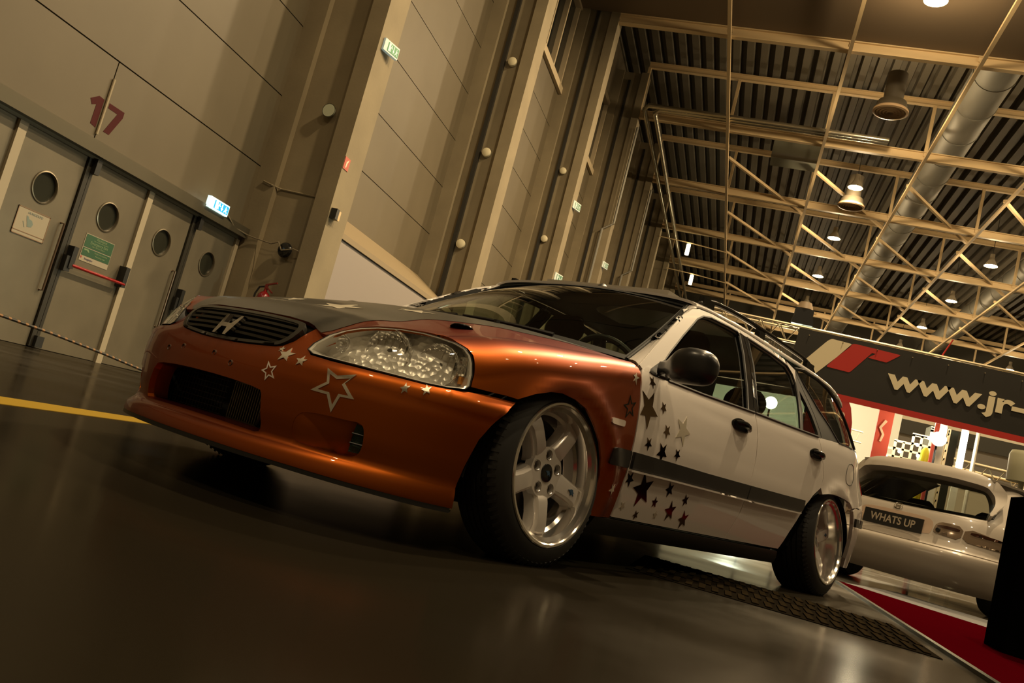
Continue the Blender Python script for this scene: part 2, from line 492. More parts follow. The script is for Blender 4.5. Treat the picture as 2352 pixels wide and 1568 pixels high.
# dark rubber edge under the lip
mb = MB()
def lip_pt(w, dz, k): p = bumper(w, .128); return (p[0] + .012 * k, p[1] * (1 - .012 * k), (.136 if abs(w) < .3 else .136 - .008 * min(1, (abs(w) - .3) / .4)) + dz)
ws = [-.80 + 1.6 * i / 60 for i in range(61)]
mb.quadstrip([W([lip_pt(w, 0, .0) for w in ws]), W([lip_pt(w, -.014, .0) for w in ws]), W([lip_pt(w, -.012, 6) for w in ws])], False)
mb.build('lip_edge', BLACKP, bumper_o)

# ---- grille
gl = chaikin([(0,.437),(.05,.4372),(.141,.442),(.25,.451),(.272,.456),(.297,.4767),(.3086,.512),(.300,.532),(.285,.541),(.2,.546),(.1,.549),(0,.550)][1:-1] + [(-a, b) for a, b in reversed([(0,.437),(.05,.4372),(.141,.442),(.25,.451),(.272,.456),(.297,.4767),(.3086,.512),(.300,.532),(.285,.541),(.2,.546),(.1,.549),(0,.550)][1:-1])], 1)
def nose_o(o): return lambda y, z: (lambda p: (p[0] + o, p[1], p[2]))(nose(y, z))
inner = shrink([(a, b) for a, b in gl], .90); inner = [(a * 1.04, .4945 + (b - .4945) * .93) for a, b in inner]
grille = panel('grille', nose_o(-.006), gl, SATIN, car, h=.02, thick=.02, holes=[inner])
panel('grille_backing', nose_o(.032), gl, DARKHOLE, grille, h=.05, thick=0)
def half_w(z):
    zz = [(.452,.235),(.47,.255),(.50,.275),(.535,.262)]
    return lerpt(zz, z)
for k in range(5):
    z = .463 + k * .0172
    hw = half_w(z) + .012; mb = MB(); ys = [-hw + 2 * hw * i / 30 for i in range(31)]
    R = []
    for dz, do in ((-.0042,.000),(.0042,-.004),(.0052,.010),(-.0032,.014)):
        R.append(W([(lambda p: (p[0] + do, p[1], p[2]))(nose(y, z + dz + .006 * (1 - (y / hw) ** 2))) for y in ys]))
    mb.quadstrip(R + [R[0]], False); mb.build('grille_bar', SATIN, grille)
# badge: a wide letter H leaning outwards, chrome
mb = MB()
Hp = [(-.036,.0),(-.022,.0),(-.014,.026),(.014,.026),(.022,.0),(.036,.0),(.046,.070),(.033,.070),(.020,.040),(-.020,.040),(-.033,.070),(-.046,.070)]
def bad(o): return lambda p: flipx((lambda q: (q[0] + o, q[1], q[2]))(nose(p[0] + .002, .450 + p[1])))
mb.prism(Hp, bad(-.022), bad(-.006)); mb.build('badge', CHROME, grille)

# ---- headlights
HLo = [(-.7015,.462),(-.690,.483),(-.6625,.518),(-.635,.543),(-.608,.561),(-.580,.575),(-.543,.587),(-.508,.5915),(-.485,.5895),(-.458,.585),(-.4405,.576),(-.4325,.560),(-.4305,.539),(-.4315,.506),(-.436,.474),(-.446,.462),(-.487,.4535),(-.537,.4495),(-.582,.4495),(-.620,.4495),(-.654,.4505),(-.683,.4515),(-.700,.4525)]
HL = [(w_of_x(x, z), z) for x, z in HLo]
def skin(o, k=1.):
    def f(w, z):
        x, y, _ = body(w - 1, z); x1, y1, _ = body(w - 1.001, z); x2, y2, _ = body(w - .999, z)
        dx, dy = x2 - x1, y2 - y1; L = math.hypot(dx, dy) or 1
        return (x - dy / L * o, y + dx / L * o, z)
    return f
for s in (1, -1):
    root = empty('headlight', parent=car)
    hl = shrink(HL, .992)
    panel('lamp_lens', skin(.004), hl, LENS, root, h=.018, thick=.0, side=s)
    panel('lamp_housing', skin(-.065), shrink(HL, 1.0), REFL, root, h=.014, thick=0, side=s, aim=(-.3,.5,.5))
    mb = MB()
    def ring(o, k): return [flipx((lambda p: (p[0], p[1] * s, p[2]))(skin(o)(*q))) for q in shrink(HL, k)]
    mb.quadstrip([ring(.003, .995), ring(.001, .965), ring(-.067, .96)], True); mb.build('lamp_bezel', mat('bezel_silver', (.95,.93,.88), .25, .35, .8), root)
    mb = MB(); mb.quadstrip([ring(.002, 1.018), ring(.004, 1.006), ring(.002, .992), ring(-.02, .992)], True); mb.build('lamp_seal', BLACKP, root)
    # two bowls with bulbs, a small round lamp at the inner tip
    for (x, y, z, r, d) in ((-.550, .540, .514, .064, .058), (-.462, .665, .511, .060, .056)):
        c = Vector(flipx((x, y * s, z))); a = Vector((1, .42 * s, 0)).normalized()
        F = frame(c, a.cross(Vector((0, 0, 1))), Vector((0, 0, 1))); M = F @ Matrix.Rotation(pi/2, 4, 'X')
        if (F @ Matrix.Rotation(pi/2, 4, 'X') @ Vector((0, 1, 0)) - c).dot(a) < 0: M = F @ Matrix.Rotation(-pi/2, 4, 'X')
        prof = [(r * t, -d + d * t * t) for t in (.12,.3,.5,.7,.85,1.)] + [(r * 1.07, .006), (r * 1.09, .0), (r * 1.07, -.02)]
        mb = MB(); mb.lathe(prof, M, 40); mb.build('reflector_bowl', REFLS, root)
        mb = MB(); mb.lathe([(.002,-.004),(.010,-.006),(.0135,-.014),(.0135,-.030),(.008,-.050)], M, 18, True); mb.build('lamp_bulb', mat('bulb_glass', (.25,.24,.22), .05, .6), root)
        mb = MB()
        for k in range(5):
            mb.box((0, 0, 0), (.0016, .012, r * 1.7), M @ Matrix.Translation(((k - 2) * r * .36, -.018, 0)))
            mb.v[-8:] = [tuple(Vector(q) ) for q in mb.v[-8:]]
        mb.build('reflector_rib', CHROME, root)
    mb = MB()
    c = Vector(flipx((-.628, .452 * s, .502)))
    mb.lathe([(.004,.0),(.018,.006),(.026,.018),(.028,.020)], Matrix.Translation(c) @ Matrix.Rotation(-pi/2 , 4, 'Z'), 24); mb.build('side_lamp', REFLS, root)
    mb = MB(); mb.box(flipx((-.418, .728 * s, .485)), (.018, .010, .022)); mb.build('amber_reflector', AMBER, root)
    mb = MB(); mb.box(flipx((-.425, .725 * s, .525)), (.004, .030, .055)); mb.build('clear_block', CHROME, root)

# ---- fenders
fo = [(.245,.01),(.245,.19),(.240,.30),(.222,.42),(.190,.532),(.160,.600),(.120,.680),(.070,.765),(-.005,.826),(-.085,.86),(-.152,.862),(-.220,.838),(-.282,.79),(-.36,.855),(-.430,.925),(-.4265,1.04),(-.4285,1.22),(-.4295,1.37),(-.4375,1.52),(-.4545,1.68),(-.459,1.95),(-.45,1.992),(-.30,1.993),(-.10,1.993),(.10,1.993),(.30,1.993),(.415,1.993),(.402,1.75),(.398,1.5),(.397,1.2),(.396,.9),(.395,.5),(.394,.02)]
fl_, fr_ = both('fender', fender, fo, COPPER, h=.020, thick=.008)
mk = rounded([(.214,.735),(.217,.690),(.315,.676),(.317,.722)], .2)
for f, s in ((fl_, 1), (fr_, -1)):
    panel('side_marker', fender, mk, mat('clear_marker', (.78,.68,.60), .15, .2, 1.), f, off=.004, thick=.006, h=.012, side=s)
    panel('side_moulding', bq, rounded([(.258,.369),(.392,.3715),(.392,.4335),(.262,.429)], .12), BLACKP, f, off=.009, thick=.010, h=.03, side=s)
    panel('star_sticker', fender, star(.356, 1.13, .028, 75, sv=5.5), SILVER_STICKER, f, off=.0014, thick=.0006, h=.02, side=s)
    so = star(.333, .822, .045, 100, sv=2.0); panel('star_outline', fender, so, mat('smoky_vinyl', (.05,.06,.05), .15, .9), f, off=.0014, thick=.0006, h=.02, holes=[shrink(so, .70)], side=s)
    panel('star_sticker', bq, star(.328, .288, .023, -86), SILVER_STICKER, f, off=.0014, thick=.0006, h=.02, side=s)

# ---- hood
EDGE = [(0,-.676,.5535),(.2,-.668,.5515),(.29,-.656,.545),(.322,-.652,.534),(.345,-.661,.522),(.395,-.667,.5165),(.41,-.661,.522),(.436,-.634,.548),(.468,-.607,.566),(.502,-.580,.580),(.559,-.543,.592),(.623,-.508,.5965),(.645,-.478,.5985)]
def edge_at(f):                                # f 0..1 along the leading edge
    L = [0]
    for a, b in zip(EDGE, EDGE[1:]): L.append(L[-1] + math.dist(a, b))
    t = f * L[-1]
    for i in range(len(EDGE) - 1):
        if t <= L[i + 1] + 1e-9:
            k = (t - L[i]) / (L[i + 1] - L[i]); return [EDGE[i][j] + (EDGE[i + 1][j] - EDGE[i][j]) * k for j in range(3)]
    return list(EDGE[-1])
def crown(x): return lerpt([(-.72,.010),(-.5,.030),(-.2,.046),(0.,.062),(.2,.064),(.5,.045)], x)
def hood_s(w, t):
    """w -1..1 across, t 0 (leading edge) .. 1 (windscreen)"""
    aw = min(1., abs(w))
    ey, ex, ez = edge_at(aw)
    xe = .235 + .175 * aw ** 2.2
    x = ex + (xe - ex) * t
    yg = gapy(x) - .0045
    yt = aw ** .92 * yg
    k = max(0., 1 - t / .42); k = k * k * (3 - 2 * k)
    y = yt + (ey - aw ** .92 * (gapy(ex) - .0045)) * k
    z = gapz(x) + crown(x) * (1 - min(1., y / yg) ** 2.3) if yg > 0 else 0
    ze0 = gapz(ex) + crown(ex) * (1 - min(1., ey / max(.01, gapy(ex))) ** 2.3)
    k2 = max(0., 1 - t / .22); k2 = k2 ** 2.4
    z += (ez - ze0) * k2
    return (x, math.copysign(y, w) if w else 0., z)
SPL = .60
def strip(w0, w1): return [(w0, .0), (w1, .0), (w1, 1.), (w0, 1.)]
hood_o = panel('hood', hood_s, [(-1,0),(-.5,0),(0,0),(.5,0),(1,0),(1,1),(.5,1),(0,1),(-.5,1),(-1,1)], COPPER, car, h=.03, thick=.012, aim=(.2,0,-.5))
cen = [(.0,.0),(.50,.0),(.53,.02),(.545,.06),(.56,.16),(.60,.35),(.66,.55),(.74,.75),(.83,.9),(.90,1.)]
panel('satin_centre', hood_s, [(-a, b) for a, b in reversed(cen)][:-1] + cen, SATIN, hood_o, off=.0012, thick=.0004, h=.03, aim=(.2,0,-.5))
for nm, (w, t, r, a, holes) in {'a': (.10, .30, .085, 20, 0), 'b': (-.16, .20, .055, 60, 1), 'c': (-.28, .32, .050, 10, 0), 'd': (.30, .52, .07, 40, 0)}.items():
    o = star(w, t, r, a, su=1.5, sv=1.0)
    panel('star_outline' if holes else 'star_sticker', hood_s, o, SILVER_STICKER, hood_o, off=.0026, thick=.0006, h=.02, holes=[shrink(o, .62)] if holes else (), aim=(.2,0,-.5))
p = hood_s(.80, .30); mb = MB()
mb.lathe([(.030,0.),(.028,.004),(.020,.006),(.006,.006),(.005,.012),(.002,.013)], Matrix.Translation(flipx(p)) @ Matrix.Rotation(pi/2 + .25, 4, 'X') @ Matrix.Diagonal((1.5,1,1,1)), 24, True)
mb.build('hood_pin', BLACKG, hood_o)

# ---- windscreen, wipers, scuttle
def ws(s, t):
    a = (.255 + .200 * abs(s) ** 2.2, .710 * s, .790 - .026 * s * s); b = (1.03 + .05 * s * s, .545 * s, 1.168 - .031 * s * s)
    bul = .030 * (1 - s * s) * math.sin(pi * t)
    return (a[0] + (b[0] - a[0]) * t - bul * .6, a[1] + (b[1] - a[1]) * t, a[2] + (b[2] - a[2]) * t + bul - .013 * s * s * math.sin(pi * t))
wsp = [(-1 + 2 * i / 14, 0) for i in range(15)] + [(1 - 2 * i / 14, 1) for i in range(15)]
wsc = panel('windscreen', ws, wsp, WSGLASS, car, h=.05, thick=0, aim=(1.2,0,.2))
for s in (1, -1):
    mb = MB(); mb.tube(W([ws(s * .994, t) for t in [-.02 + 1.03 * i / 20 for i in range(21)]]), .0085, 8); mb.build('windscreen_trim', mat('seal_rubber', (.010,.010,.009), .7, spec=.15), wsc)
fri = panel('windscreen_seal', ws, [(a * .998, -.03 if b == 0 else 1.01) for a, b in wsp], mat('seal_rubber', (.010,.010,.009), .7, spec=.15), wsc, h=.04, thick=.002, off=.003, aim=(1.2,0,.2), holes=[[(-.975 + 1.95 * i / 14, .03) for i in range(15)] + [(.975 - 1.95 * i / 14, .97) for i in range(15)]])
def scut(s, t):
    a = hood_s(s * .985, 1.0); b = ws(s * .985, .02)
    return (a[0] + (b[0] - a[0]) * t, a[1] + (b[1] - a[1]) * t, a[2] - .012 + (b[2] - a[2] + .012) * t)
panel('scuttle_panel', scut, [(-1,0),(0,0),(1,0),(1,1),(0,1),(-1,1)], MATS['seal_rubber'], car, h=.06, thick=.004, aim=(.4,0,.2))
for (s0, s1, sg) in ((.62, .02, 1), (-.02, -.62, 1)):
    mb = MB()
    P = [Vector(ws(s0 + (s1 - s0) * t, .012 + .012 * t)) for t in (0, .35, .7, 1)]
    P = [Vector((q.x - .006, q.y, q.z + .006)) for q in P]
    mb.tube(W(P), [.009, .007, .006, .004], 6); mb.build('wiper', BLACKP, car)
for w in (-.35, .35):
    q = hood_s(w, .93); mb = MB(); mb.box(flipx((q[0], q[1], q[2] + .006)), (.022, .014, .012)); mb.build('washer_jet', BLACKP, hood_o)

# ---- doors: lower skins
FD = [(.4045,.195),(.4035,.30),(.403,.44),(.4035,.55),(.405,.64),(.410,.70),(.430,.735),(.468,.742),(.475,.722),(.60,.7275),(.91,.737),(1.36,.761),(1.432,.764),(1.443,.72),(1.4515,.69),(1.456,.66),(1.459,.56),(1.434,.455),(1.4185,.39),(1.405,.32),(1.3465,.197)]
RD = [(1.352,.197),(1.411,.32),(1.4245,.39),(1.44,.455),(1.465,.56),(1.462,.66),(1.4575,.69),(1.449,.72),(1.438,.7645),(2.03,.788),(2.20,.796),(2.255,.799),(2.275,.755),(2.322,.672),(2.348,.60),(2.33,.548),(2.235,.50),(2.155,.44),(2.095,.37),(2.032,.29),(1.985,.215),(1.972,.199)]
doors = []
for s in (1, -1):
    fd = panel('front_door', bq, FD, WHITE, car, h=.03, thick=.02, side=s)
    rd = panel('rear_door', bq, RD, WHITE, car, h=.03, thick=.02, side=s)
    doors.append((fd, rd, s))
    # black mouldings with the door ledge under them
    panel('side_moulding', bq, [(.410,.3735),(.69,.378),(1.410,.3855),(1.4235,.4465),(.99,.439),(.66,.436),(.409,.4325)], BLACKP, fd, off=.013, thick=.015, h=.035, side=s)
    panel('door_ledge', bq, [(.410,.364),(.69,.369),(1.409,.3765),(1.410,.3830),(.69,.3755),(.410,.3710)], WHITE, fd, off=.020, thick=.022, h=.03, side=s)
    panel('side_moulding', bq, chaikin([(1.419,.3855),(1.60,.3885),(2.062,.3985),(2.098,.405),(2.112,.43),(2.108,.4605),(1.80,.4535),(1.4325,.4468)], 0), BLACKP, rd, off=.013, thick=.015, h=.035, side=s)
    panel('door_ledge', bq, [(1.418,.3765),(1.60,.3795),(2.06,.389),(2.075,.396),(1.60,.386),(1.419,.3830)], WHITE, rd, off=.020, thick=.022, h=.03, side=s)
    for door, x0, x1, z0, z1 in ((fd, 1.168, 1.360, .655, .712), (rd, 2.112, 2.305, .677, .736)):
        hc = chaikin([(x0, z0 + .030), (x0 + .03, z0 + .002), (x0 + .10, z0 - .004), (x1 - .01, z0 + .004), (x1, z0 + .036), (x1 - .06, z1), (x0 + .06, z1 - .004)], 2)
        hh = panel('door_handle', bq, hc, BLACKG, door, off=.003, thick=.006, h=.02, side=s)
        mb = MB()
        ctr = [((x0 + .030) + (x1 - x0 - .05) * t, 0, z1 - .026 - .010 * t + .006 * math.sin(pi * t)) for t in (0, .25, .5, .75, 1)]
        pts = [flipx((c[0], (bq(c[0], c[2])[1] + .012 + .016 * math.sin(pi * min(1, max(0, i / 4)))) * s, c[2])) for i, c in enumerate(ctr)]
        mb.tube(pts, [.010, .014, .015, .014, .011], 10); mb.build('handle_grip', BLACKG, hh)
        mb = MB(); c = bq(x1 - .026, z0 + .026); mb.lathe([(.013,-.004),(.013,.006),(.010,.008)], Matrix.Translation(flipx((c[0], c[1] * s, c[2]))) @ Matrix.Rotation(0 if s > 0 else pi, 4, 'Z'), 18, True); mb.build('door_lock', BLACKG, hh)
    if s > 0 or True:
        DS = [(.487,.697,.024,132,1),(.462,.597,.075,-84,1),(.575,.622,.024,123,1),(.620,.543,.028,127,1),(.744,.567,.062,-74,0),(.500,.477,.026,-85,1),(.610,.462,.041,129,1),(.728,.473,.025,-84,1),(.432,.337,.029,139,1),(.542,.312,.070,-108,1),(.735,.338,.032,-101,1),(.884,.314,.026,-105,1),(.657,.278,.023,95,1),(.793,.259,.043,-112,1),(.920,.238,.040,-106,1),(.557,.218,.019,118,1),(.445,.240,.019,63,0),(.693,.233,.017,91,0)]
        for x, z, r, a, k in DS:
            o = star(x, z, r, a)
            o = [(max(.409, q[0]), q[1]) for q in o]
            panel('star_sticker', bq, o, MIRROR_STICKER if k else SILVER_STICKER, fd, off=.0016, thick=.0008, h=.03, side=s)

# ---- glasshouse
def gs(o): return lambda x, z: (x, glass_y(x, z) + o, z)
F1 = [(.412,.742),(.452,.768),(.58,.851),(.775,.972),(.925,1.062),(1.025,1.112),(1.10,1.134),(1.235,1.148),(1.525,1.158)]
F2 = [(1.525,1.158),(1.667,1.1595),(1.90,1.156),(2.08,1.146),(2.19,1.118)]
W1 = [(.520,.727),(.634,.7285),(.930,.7395),(1.366,.762),(1.423,.872),(1.492,1.037),(1.512,1.122),(1.495,1.1385),(1.398,1.137),(1.213,1.126),(1.125,1.108),(1.050,1.076),(.985,1.036),(.852,.955),(.690,.850)]
W2 = [(1.4795,.7665),(2.022,.789),(2.075,.872),(2.118,.964),(2.138,1.04),(2.128,1.085),(2.085,1.119),(1.895,1.1335),(1.691,1.138),(1.600,1.139),(1.606,1.11),(1.580,1.0),(1.540,.905)]
W3 = [(2.046,.791),(2.262,.797),(2.268,.83),(2.243,.905),(2.205,.965),(2.162,1.01),(2.148,.97),(2.105,.875)]
DG = [(2.205,1.130),(2.345,1.152),(2.56,1.150),(2.70,1.128),(2.82,1.075),(2.93,.995),(3.01,.905),(3.035,.845),(2.99,.8265),(2.80,.8245),(2.585,.8225),(2.545,.853),(2.494,.893),(2.385,.955),(2.270,1.055)]
for fd, rd, s in doors:
    # body-colour frame over the front window, black pillar and rear frame
    wf = F1 + [(1.522,1.138),(1.495,1.1385),(1.398,1.137),(1.213,1.126),(1.125,1.108),(1.050,1.076),(.985,1.036),(.852,.955),(.690,.850),(.545,.752),(.520,.727),(.470,.722),(.430,.730)]
    panel('window_frame', gs(.010), wf, WHITE, fd, h=.03, thick=.02, side=s)
    panel('frame_lining', gs(-.010), wf, MATS['seal_rubber'], fd, h=.06, thick=0, side=s)
    panel('window_glass', gs(-.006), W1, GLASS, fd, h=.06, thick=0, side=s)
    mb = MB()
    seal = [flipx((lambda q: (q[0], q[1] * s, q[2]))(gs(.004)(*q))) for q in W1]; mb.tube(seal, .0065, 6, closed=True); mb.build('window_seal', BLACKP, fd)
    panel('pillar_trim', gs(.008), [(1.366,.763),(1.424,.764),(1.476,.870),(1.530,.99),(1.556,1.08),(1.556,1.139),(1.518,1.138),(1.5125,1.122),(1.492,1.037),(1.423,.872)], BLACKG, fd, h=.04, thick=.015, side=s)
    # door mirror
    mr = empty('door_mirror', parent=fd)
    tri = chaikin([(.468,.735),(.505,.727),(.610,.7295),(.655,.775),(.640,.815),(.575,.790)], 1)
    panel('mirror_base', gs(.014), tri, BLACKP, mr, h=.03, thick=.02, side=s)
    mb = MB(); n = 26; RR = []
    for i in range(n + 1):
        t = i / n; y = .795 + .235 * t
        k = (lerpt([(0,.40),(.12,.36),(.25,.60),(.4,.93),(.6,1.0),(.8,.96),(.92,.78),(1.,.30)], t))
        cx = lerpt([(0,.545),(.3,.515),(.6,.505),(1,.530)], t); cz = lerpt([(0,.762),(.3,.772),(.6,.780),(1,.782)], t)
        hx = .052 * k; hz = .066 * k
        ring = []
        for j in range(28):
            a = j * 2 * pi / 28; c_, s_ = math.cos(a), math.sin(a)
            ring.append(flipx((cx + hx * math.copysign(abs(c_) ** .75, c_), y * s, cz + hz * math.copysign(abs(s_) ** .7, s_))))
        RR.append(ring)
    mb.quadstrip(RR, True, True); mb.build('mirror_shell', mat('mirror_black', (.016,.016,.016), .33, 0, .3, .2), mr, angle=60)
    mb = MB(); ring = [flipx((.556, (.925 + .085 * math.copysign(abs(math.cos(a)) ** .6, math.cos(a))) * s, .780 + .050 * math.copysign(abs(math.sin(a)) ** .6, math.sin(a)))) for a in [k * 2 * pi / 32 for k in range(32)]]
    mb.v = ring; mb.f = [tuple(range(32))]; mb.build('mirror_glass', CHROME, mr)
    # rear door
    rf = F2 + [(2.155,1.075),(2.138,1.04),(2.128,1.085),(2.085,1.119),(1.895,1.1335),(1.691,1.138),(1.600,1.139),(1.561,1.139),(1.530,1.142)]
    panel('window_frame', gs(.010), rf, WHITE, rd, h=.03, thick=.02, side=s)
    panel('frame_lining', gs(-.010), rf, TRIM, rd, h=.06, thick=0, side=s)
    panel('pillar_trim', gs(.008), [(1.430,.7645),(1.4795,.7665),(1.540,.905),(1.580,1.0),(1.606,1.11),(1.600,1.139),(1.562,1.139),(1.562,1.08),(1.536,.99),(1.482,.870)], BLACKG, rd, h=.04, thick=.015, side=s)
    panel('pillar_trim', gs(.008), [(2.022,.789),(2.046,.791),(2.105,.875),(2.148,.97),(2.162,1.01),(2.205,.965),(2.243,.905),(2.268,.83),(2.262,.797),(2.300,.799),(2.308,.83),(2.285,.915),(2.235,1.0),(2.190,1.085),(2.190,1.118),(2.138,1.085),(2.138,1.04),(2.118,.964),(2.075,.872)], BLACKP, rd, h=.04, thick=.015, side=s)
    panel('window_glass', gs(-.006), W2, GLASS, rd, h=.06, thick=0, side=s)
    panel('quarter_light', gs(-.006), W3, GLASS, rd, h=.06, thick=0, side=s)
    mb = MB(); seal = [flipx((lambda q: (q[0], q[1] * s, q[2]))(gs(.004)(*q))) for q in W2]; mb.tube(seal, .0065, 6, closed=True); mb.build('window_seal', BLACKP, rd)
    for dd, bl in ((fd, [(.62,.7305),(.91,.7405),(1.36,.7635),(1.43,.767)]), (rd, [(1.44,.768),(1.8,.782),(2.03,.7915),(2.255,.801)])):
        mb = MB(); mb.tube([flipx((x, (glass_y(x, z) + .010) * s, z)) for x, z in bl], .006, 6); mb.build('waist_seal', BLACKP, dd)
# pillar and side glass behind the rear doors, roof, A pillars
def roofz(x): return lerpt([(1.0,1.176),(1.1,1.190),(1.3,1.208),(1.8,1.224),(2.4,1.220),(2.8,1.200),(3.05,1.165)], x)
def edgez(x): return lerpt([(1.0,1.118),(1.06,1.131),(1.12,1.142),(1.24,1.153),(1.53,1.163),(1.67,1.165),(2.0,1.162),(2.4,1.158),(2.7,1.145),(2.9,1.115),(3.05,1.07)], x)
def roof_s(x, t):
    ze = edgez(x); ye = glass_y(x, ze) + .010; zc = roofz(x); a = abs(t) * pi / 2
    return (x, math.copysign(ye * math.sin(a) ** .72, t) if t else 0., ze + (zc - ze) * max(0., math.cos(a)) ** .72)
ro = [(3.02 - .0 * abs(t), t) for t in [-1 + i / 8 for i in range(17)]] + [(lerpt([(0,1.045),(.6,1.065),(.8,1.085),(1.,1.075)], abs(t)), t) for t in [1 - i / 8 for i in range(17)]]
roof = panel('roof', roof_s, ro, WHITE, car, h=.05, thick=.012, aim=(1.8,0,.6))
panel('headlining', roof_s, [(a, b * .985) for a, b in ro], TRIM, roof, h=.08, thick=0, off=-.016, aim=(1.8,0,.6))
for s in (1, -1):
    def apil(u, t):                             # from the windscreen edge round to the door gap
        a = Vector(ws(1.002, -.01 + 1.02 * u)) + Vector((-.003, 0, .001)); x = .402 + (1.085 - .402) * u
        zz = lerpt([(.402,.742),(.452,.772),(.58,.856),(.775,.977),(.925,1.067),(1.025,1.117),(1.085,1.136)], x)
        b = Vector((x, glass_y(x, zz) + .010, zz))
        p = a.lerp(b, t); m = Vector((-.25, .75, .6)).normalized()
        return tuple(p + m * (.007 * math.sin(pi * t)))
    panel('windscreen_pillar', apil, [(0,0),(.25,0),(.5,0),(.75,0),(1,0),(1,1),(.75,1),(.5,1),(.25,1),(0,1)], WHITE, car, h=.03, thick=.01, side=s, aim=(1.0,0,.7))
    panel('pillar_lining', apil, [(0,0),(.25,0),(.5,0),(.75,0),(1,0),(1,1),(.75,1),(.5,1),(.25,1),(0,1)], MATS['seal_rubber'], car, h=.05, thick=0, off=-.011, side=s, aim=(1.0,0,.7))
    panel('rear_pillar', gs(.008), [(2.196,1.118),(2.196,1.087),(2.242,1.003),(2.292,.918),(2.315,.83),(2.307,.801),(2.58,.8225),(2.545,.853),(2.494,.893),(2.385,.955),(2.270,1.055),(2.205,1.130)], BLACKP, car, h=.05, thick=.015, side=s)
    qg = panel('quarter_window', gs(.002), DG, GLASS, car, h=.05, thick=0, side=s)
    mb = MB(); mb.tube([flipx((lambda q: (q[0], q[1] * s, q[2]))(gs(.005)(*q))) for q in DG], .008, 6, closed=True); mb.build('window_seal', BLACKP, qg)
    # quarter panel
    QP = [(2.262,.8005),(2.58,.8205),(2.80,.822),(3.0,.824),(3.10,.80),(3.35,.80),(3.40,.74),(3.40,.515),(2.98,.515),(2.90,.505),(2.86,.50),(2.80,.525),(2.70,.537),(2.60,.54),(2.50,.538),(2.433,.532),(2.365,.520),(2.338,.548),(2.354,.60),(2.328,.672),(2.281,.757)]
    qp = panel('quarter_panel', bq, QP, WHITE, car, h=.03, thick=.02, side=s)
    RB = [(2.955,.508),(3.40,.508),(3.45,.45),(3.44,.24),(3.40,.16),(3.05,.165),(3.02,.22),(2.99,.33),(2.955,.42),(2.905,.49)]
    rb = panel('rear_bumper', bq, RB, WHITE, car, h=.03, thick=.02, side=s)
    panel('bumper_strip', bq, [(2.985,.405),(3.43,.41),(3.43,.455),(2.97,.452)], BLACKP, rb, off=.012, thick=.015, h=.04, side=s)
    panel('tail_lamp', bq, [(3.18,.60),(3.38,.60),(3.38,.76),(3.22,.76)], mat('tail_lamp_red', (.30,.02,.02), .1, 0, 1.), qp, off=.004, thick=.006, h=.03, side=s)
    if s > 0:
        ff = chaikin([(2.70,.62),(2.84,.62),(2.85,.74),(2.72,.74)], 2)
        mb = MB(); mb.tube([flipx(bq(*q)) for q in ff], .0022, 5, closed=True); mb.build('fuel_flap_gap', BLACKP, qp)
    # sill
    def sill(x, t): return (x, (.826 - .010 * t - .022 * t * t - .0), .186 - .062 * t)
    panel('side_skirt', sill, [(.30,0),(1.97,0),(2.03,1),(.28,1)], BLACKP, car, h=.05, thick=.02, side=s)
    # roof rail
    rl = empty('roof_rail', parent=car)
    zs = [(1.16,.0),(1.22,.020),(1.32,.034),(1.6,.042),(2.0,.044),(2.35,.040),(2.46,.028),(2.54,.0)]
    mb = MB(); mb.tube([flipx((x, (glass_y(x, edgez(x)) - .020) * s, edgez(x) + .026 + dz)) for x, dz in [(1.16 + (2.54 - 1.16) * i / 40, lerpt(zs, 1.16 + (2.54 - 1.16) * i / 40)) for i in range(41)]], .0125, 10); mb.build('rail_bar', BLACKG, rl)
    for x in (1.22, 1.82, 2.46):
        mb = MB(); mb.box(flipx((x, (glass_y(x, edgez(x)) - .020) * s, edgez(x) + .034)), (.11 if x != 1.82 else .07, .026, .05)); mb.build('rail_foot', BLACKG, rl)
mb = MB(); c = roof_s(1.12, .02); mb.lathe([(.026,-.01),(.024,.004),(.014,.014),(.006,.020),(.002,.021)], Matrix.Translation(flipx(c)) @ Matrix.Rotation(pi/2, 4, 'X') @ Matrix.Diagonal((1.4,1,1,1)), 20, True); mb.build('antenna_base', BLACKP, car)
mb = MB(); mb.bx((-1.20, -.36, 1.2015), (-1.95, .36, 1.232)); mb.build('sunroof_deflector', mat('silver_strip', (.55,.52,.46), .3, .6), roof)
# tailgate
def tail(y, z):
    x = lerpt([(.15,3.47),(.45,3.50),(.80,3.42),(.95,3.32),(1.15,3.06)], z) - .10 * (abs(y) / .7) ** 2.5
    return (x, y, z)
panel('tailgate', tail, [(-.62,.16),(.62,.16),(.64,.50),(.62,.80),(.58,.98),(.53,1.165),(-.53,1.165),(-.58,.98),(-.62,.80),(-.64,.50)], WHITE, car, h=.06, thick=.02, holes=[[(-.55,.82),(.55,.82),(.48,1.125),(-.48,1.125)]], aim=(1.5,0,.6))
panel('rear_window', tail, [(-.55,.82),(.55,.82),(.48,1.125),(-.48,1.125)], GLASS, car, h=.08, thick=0, aim=(1.5,0,.6))
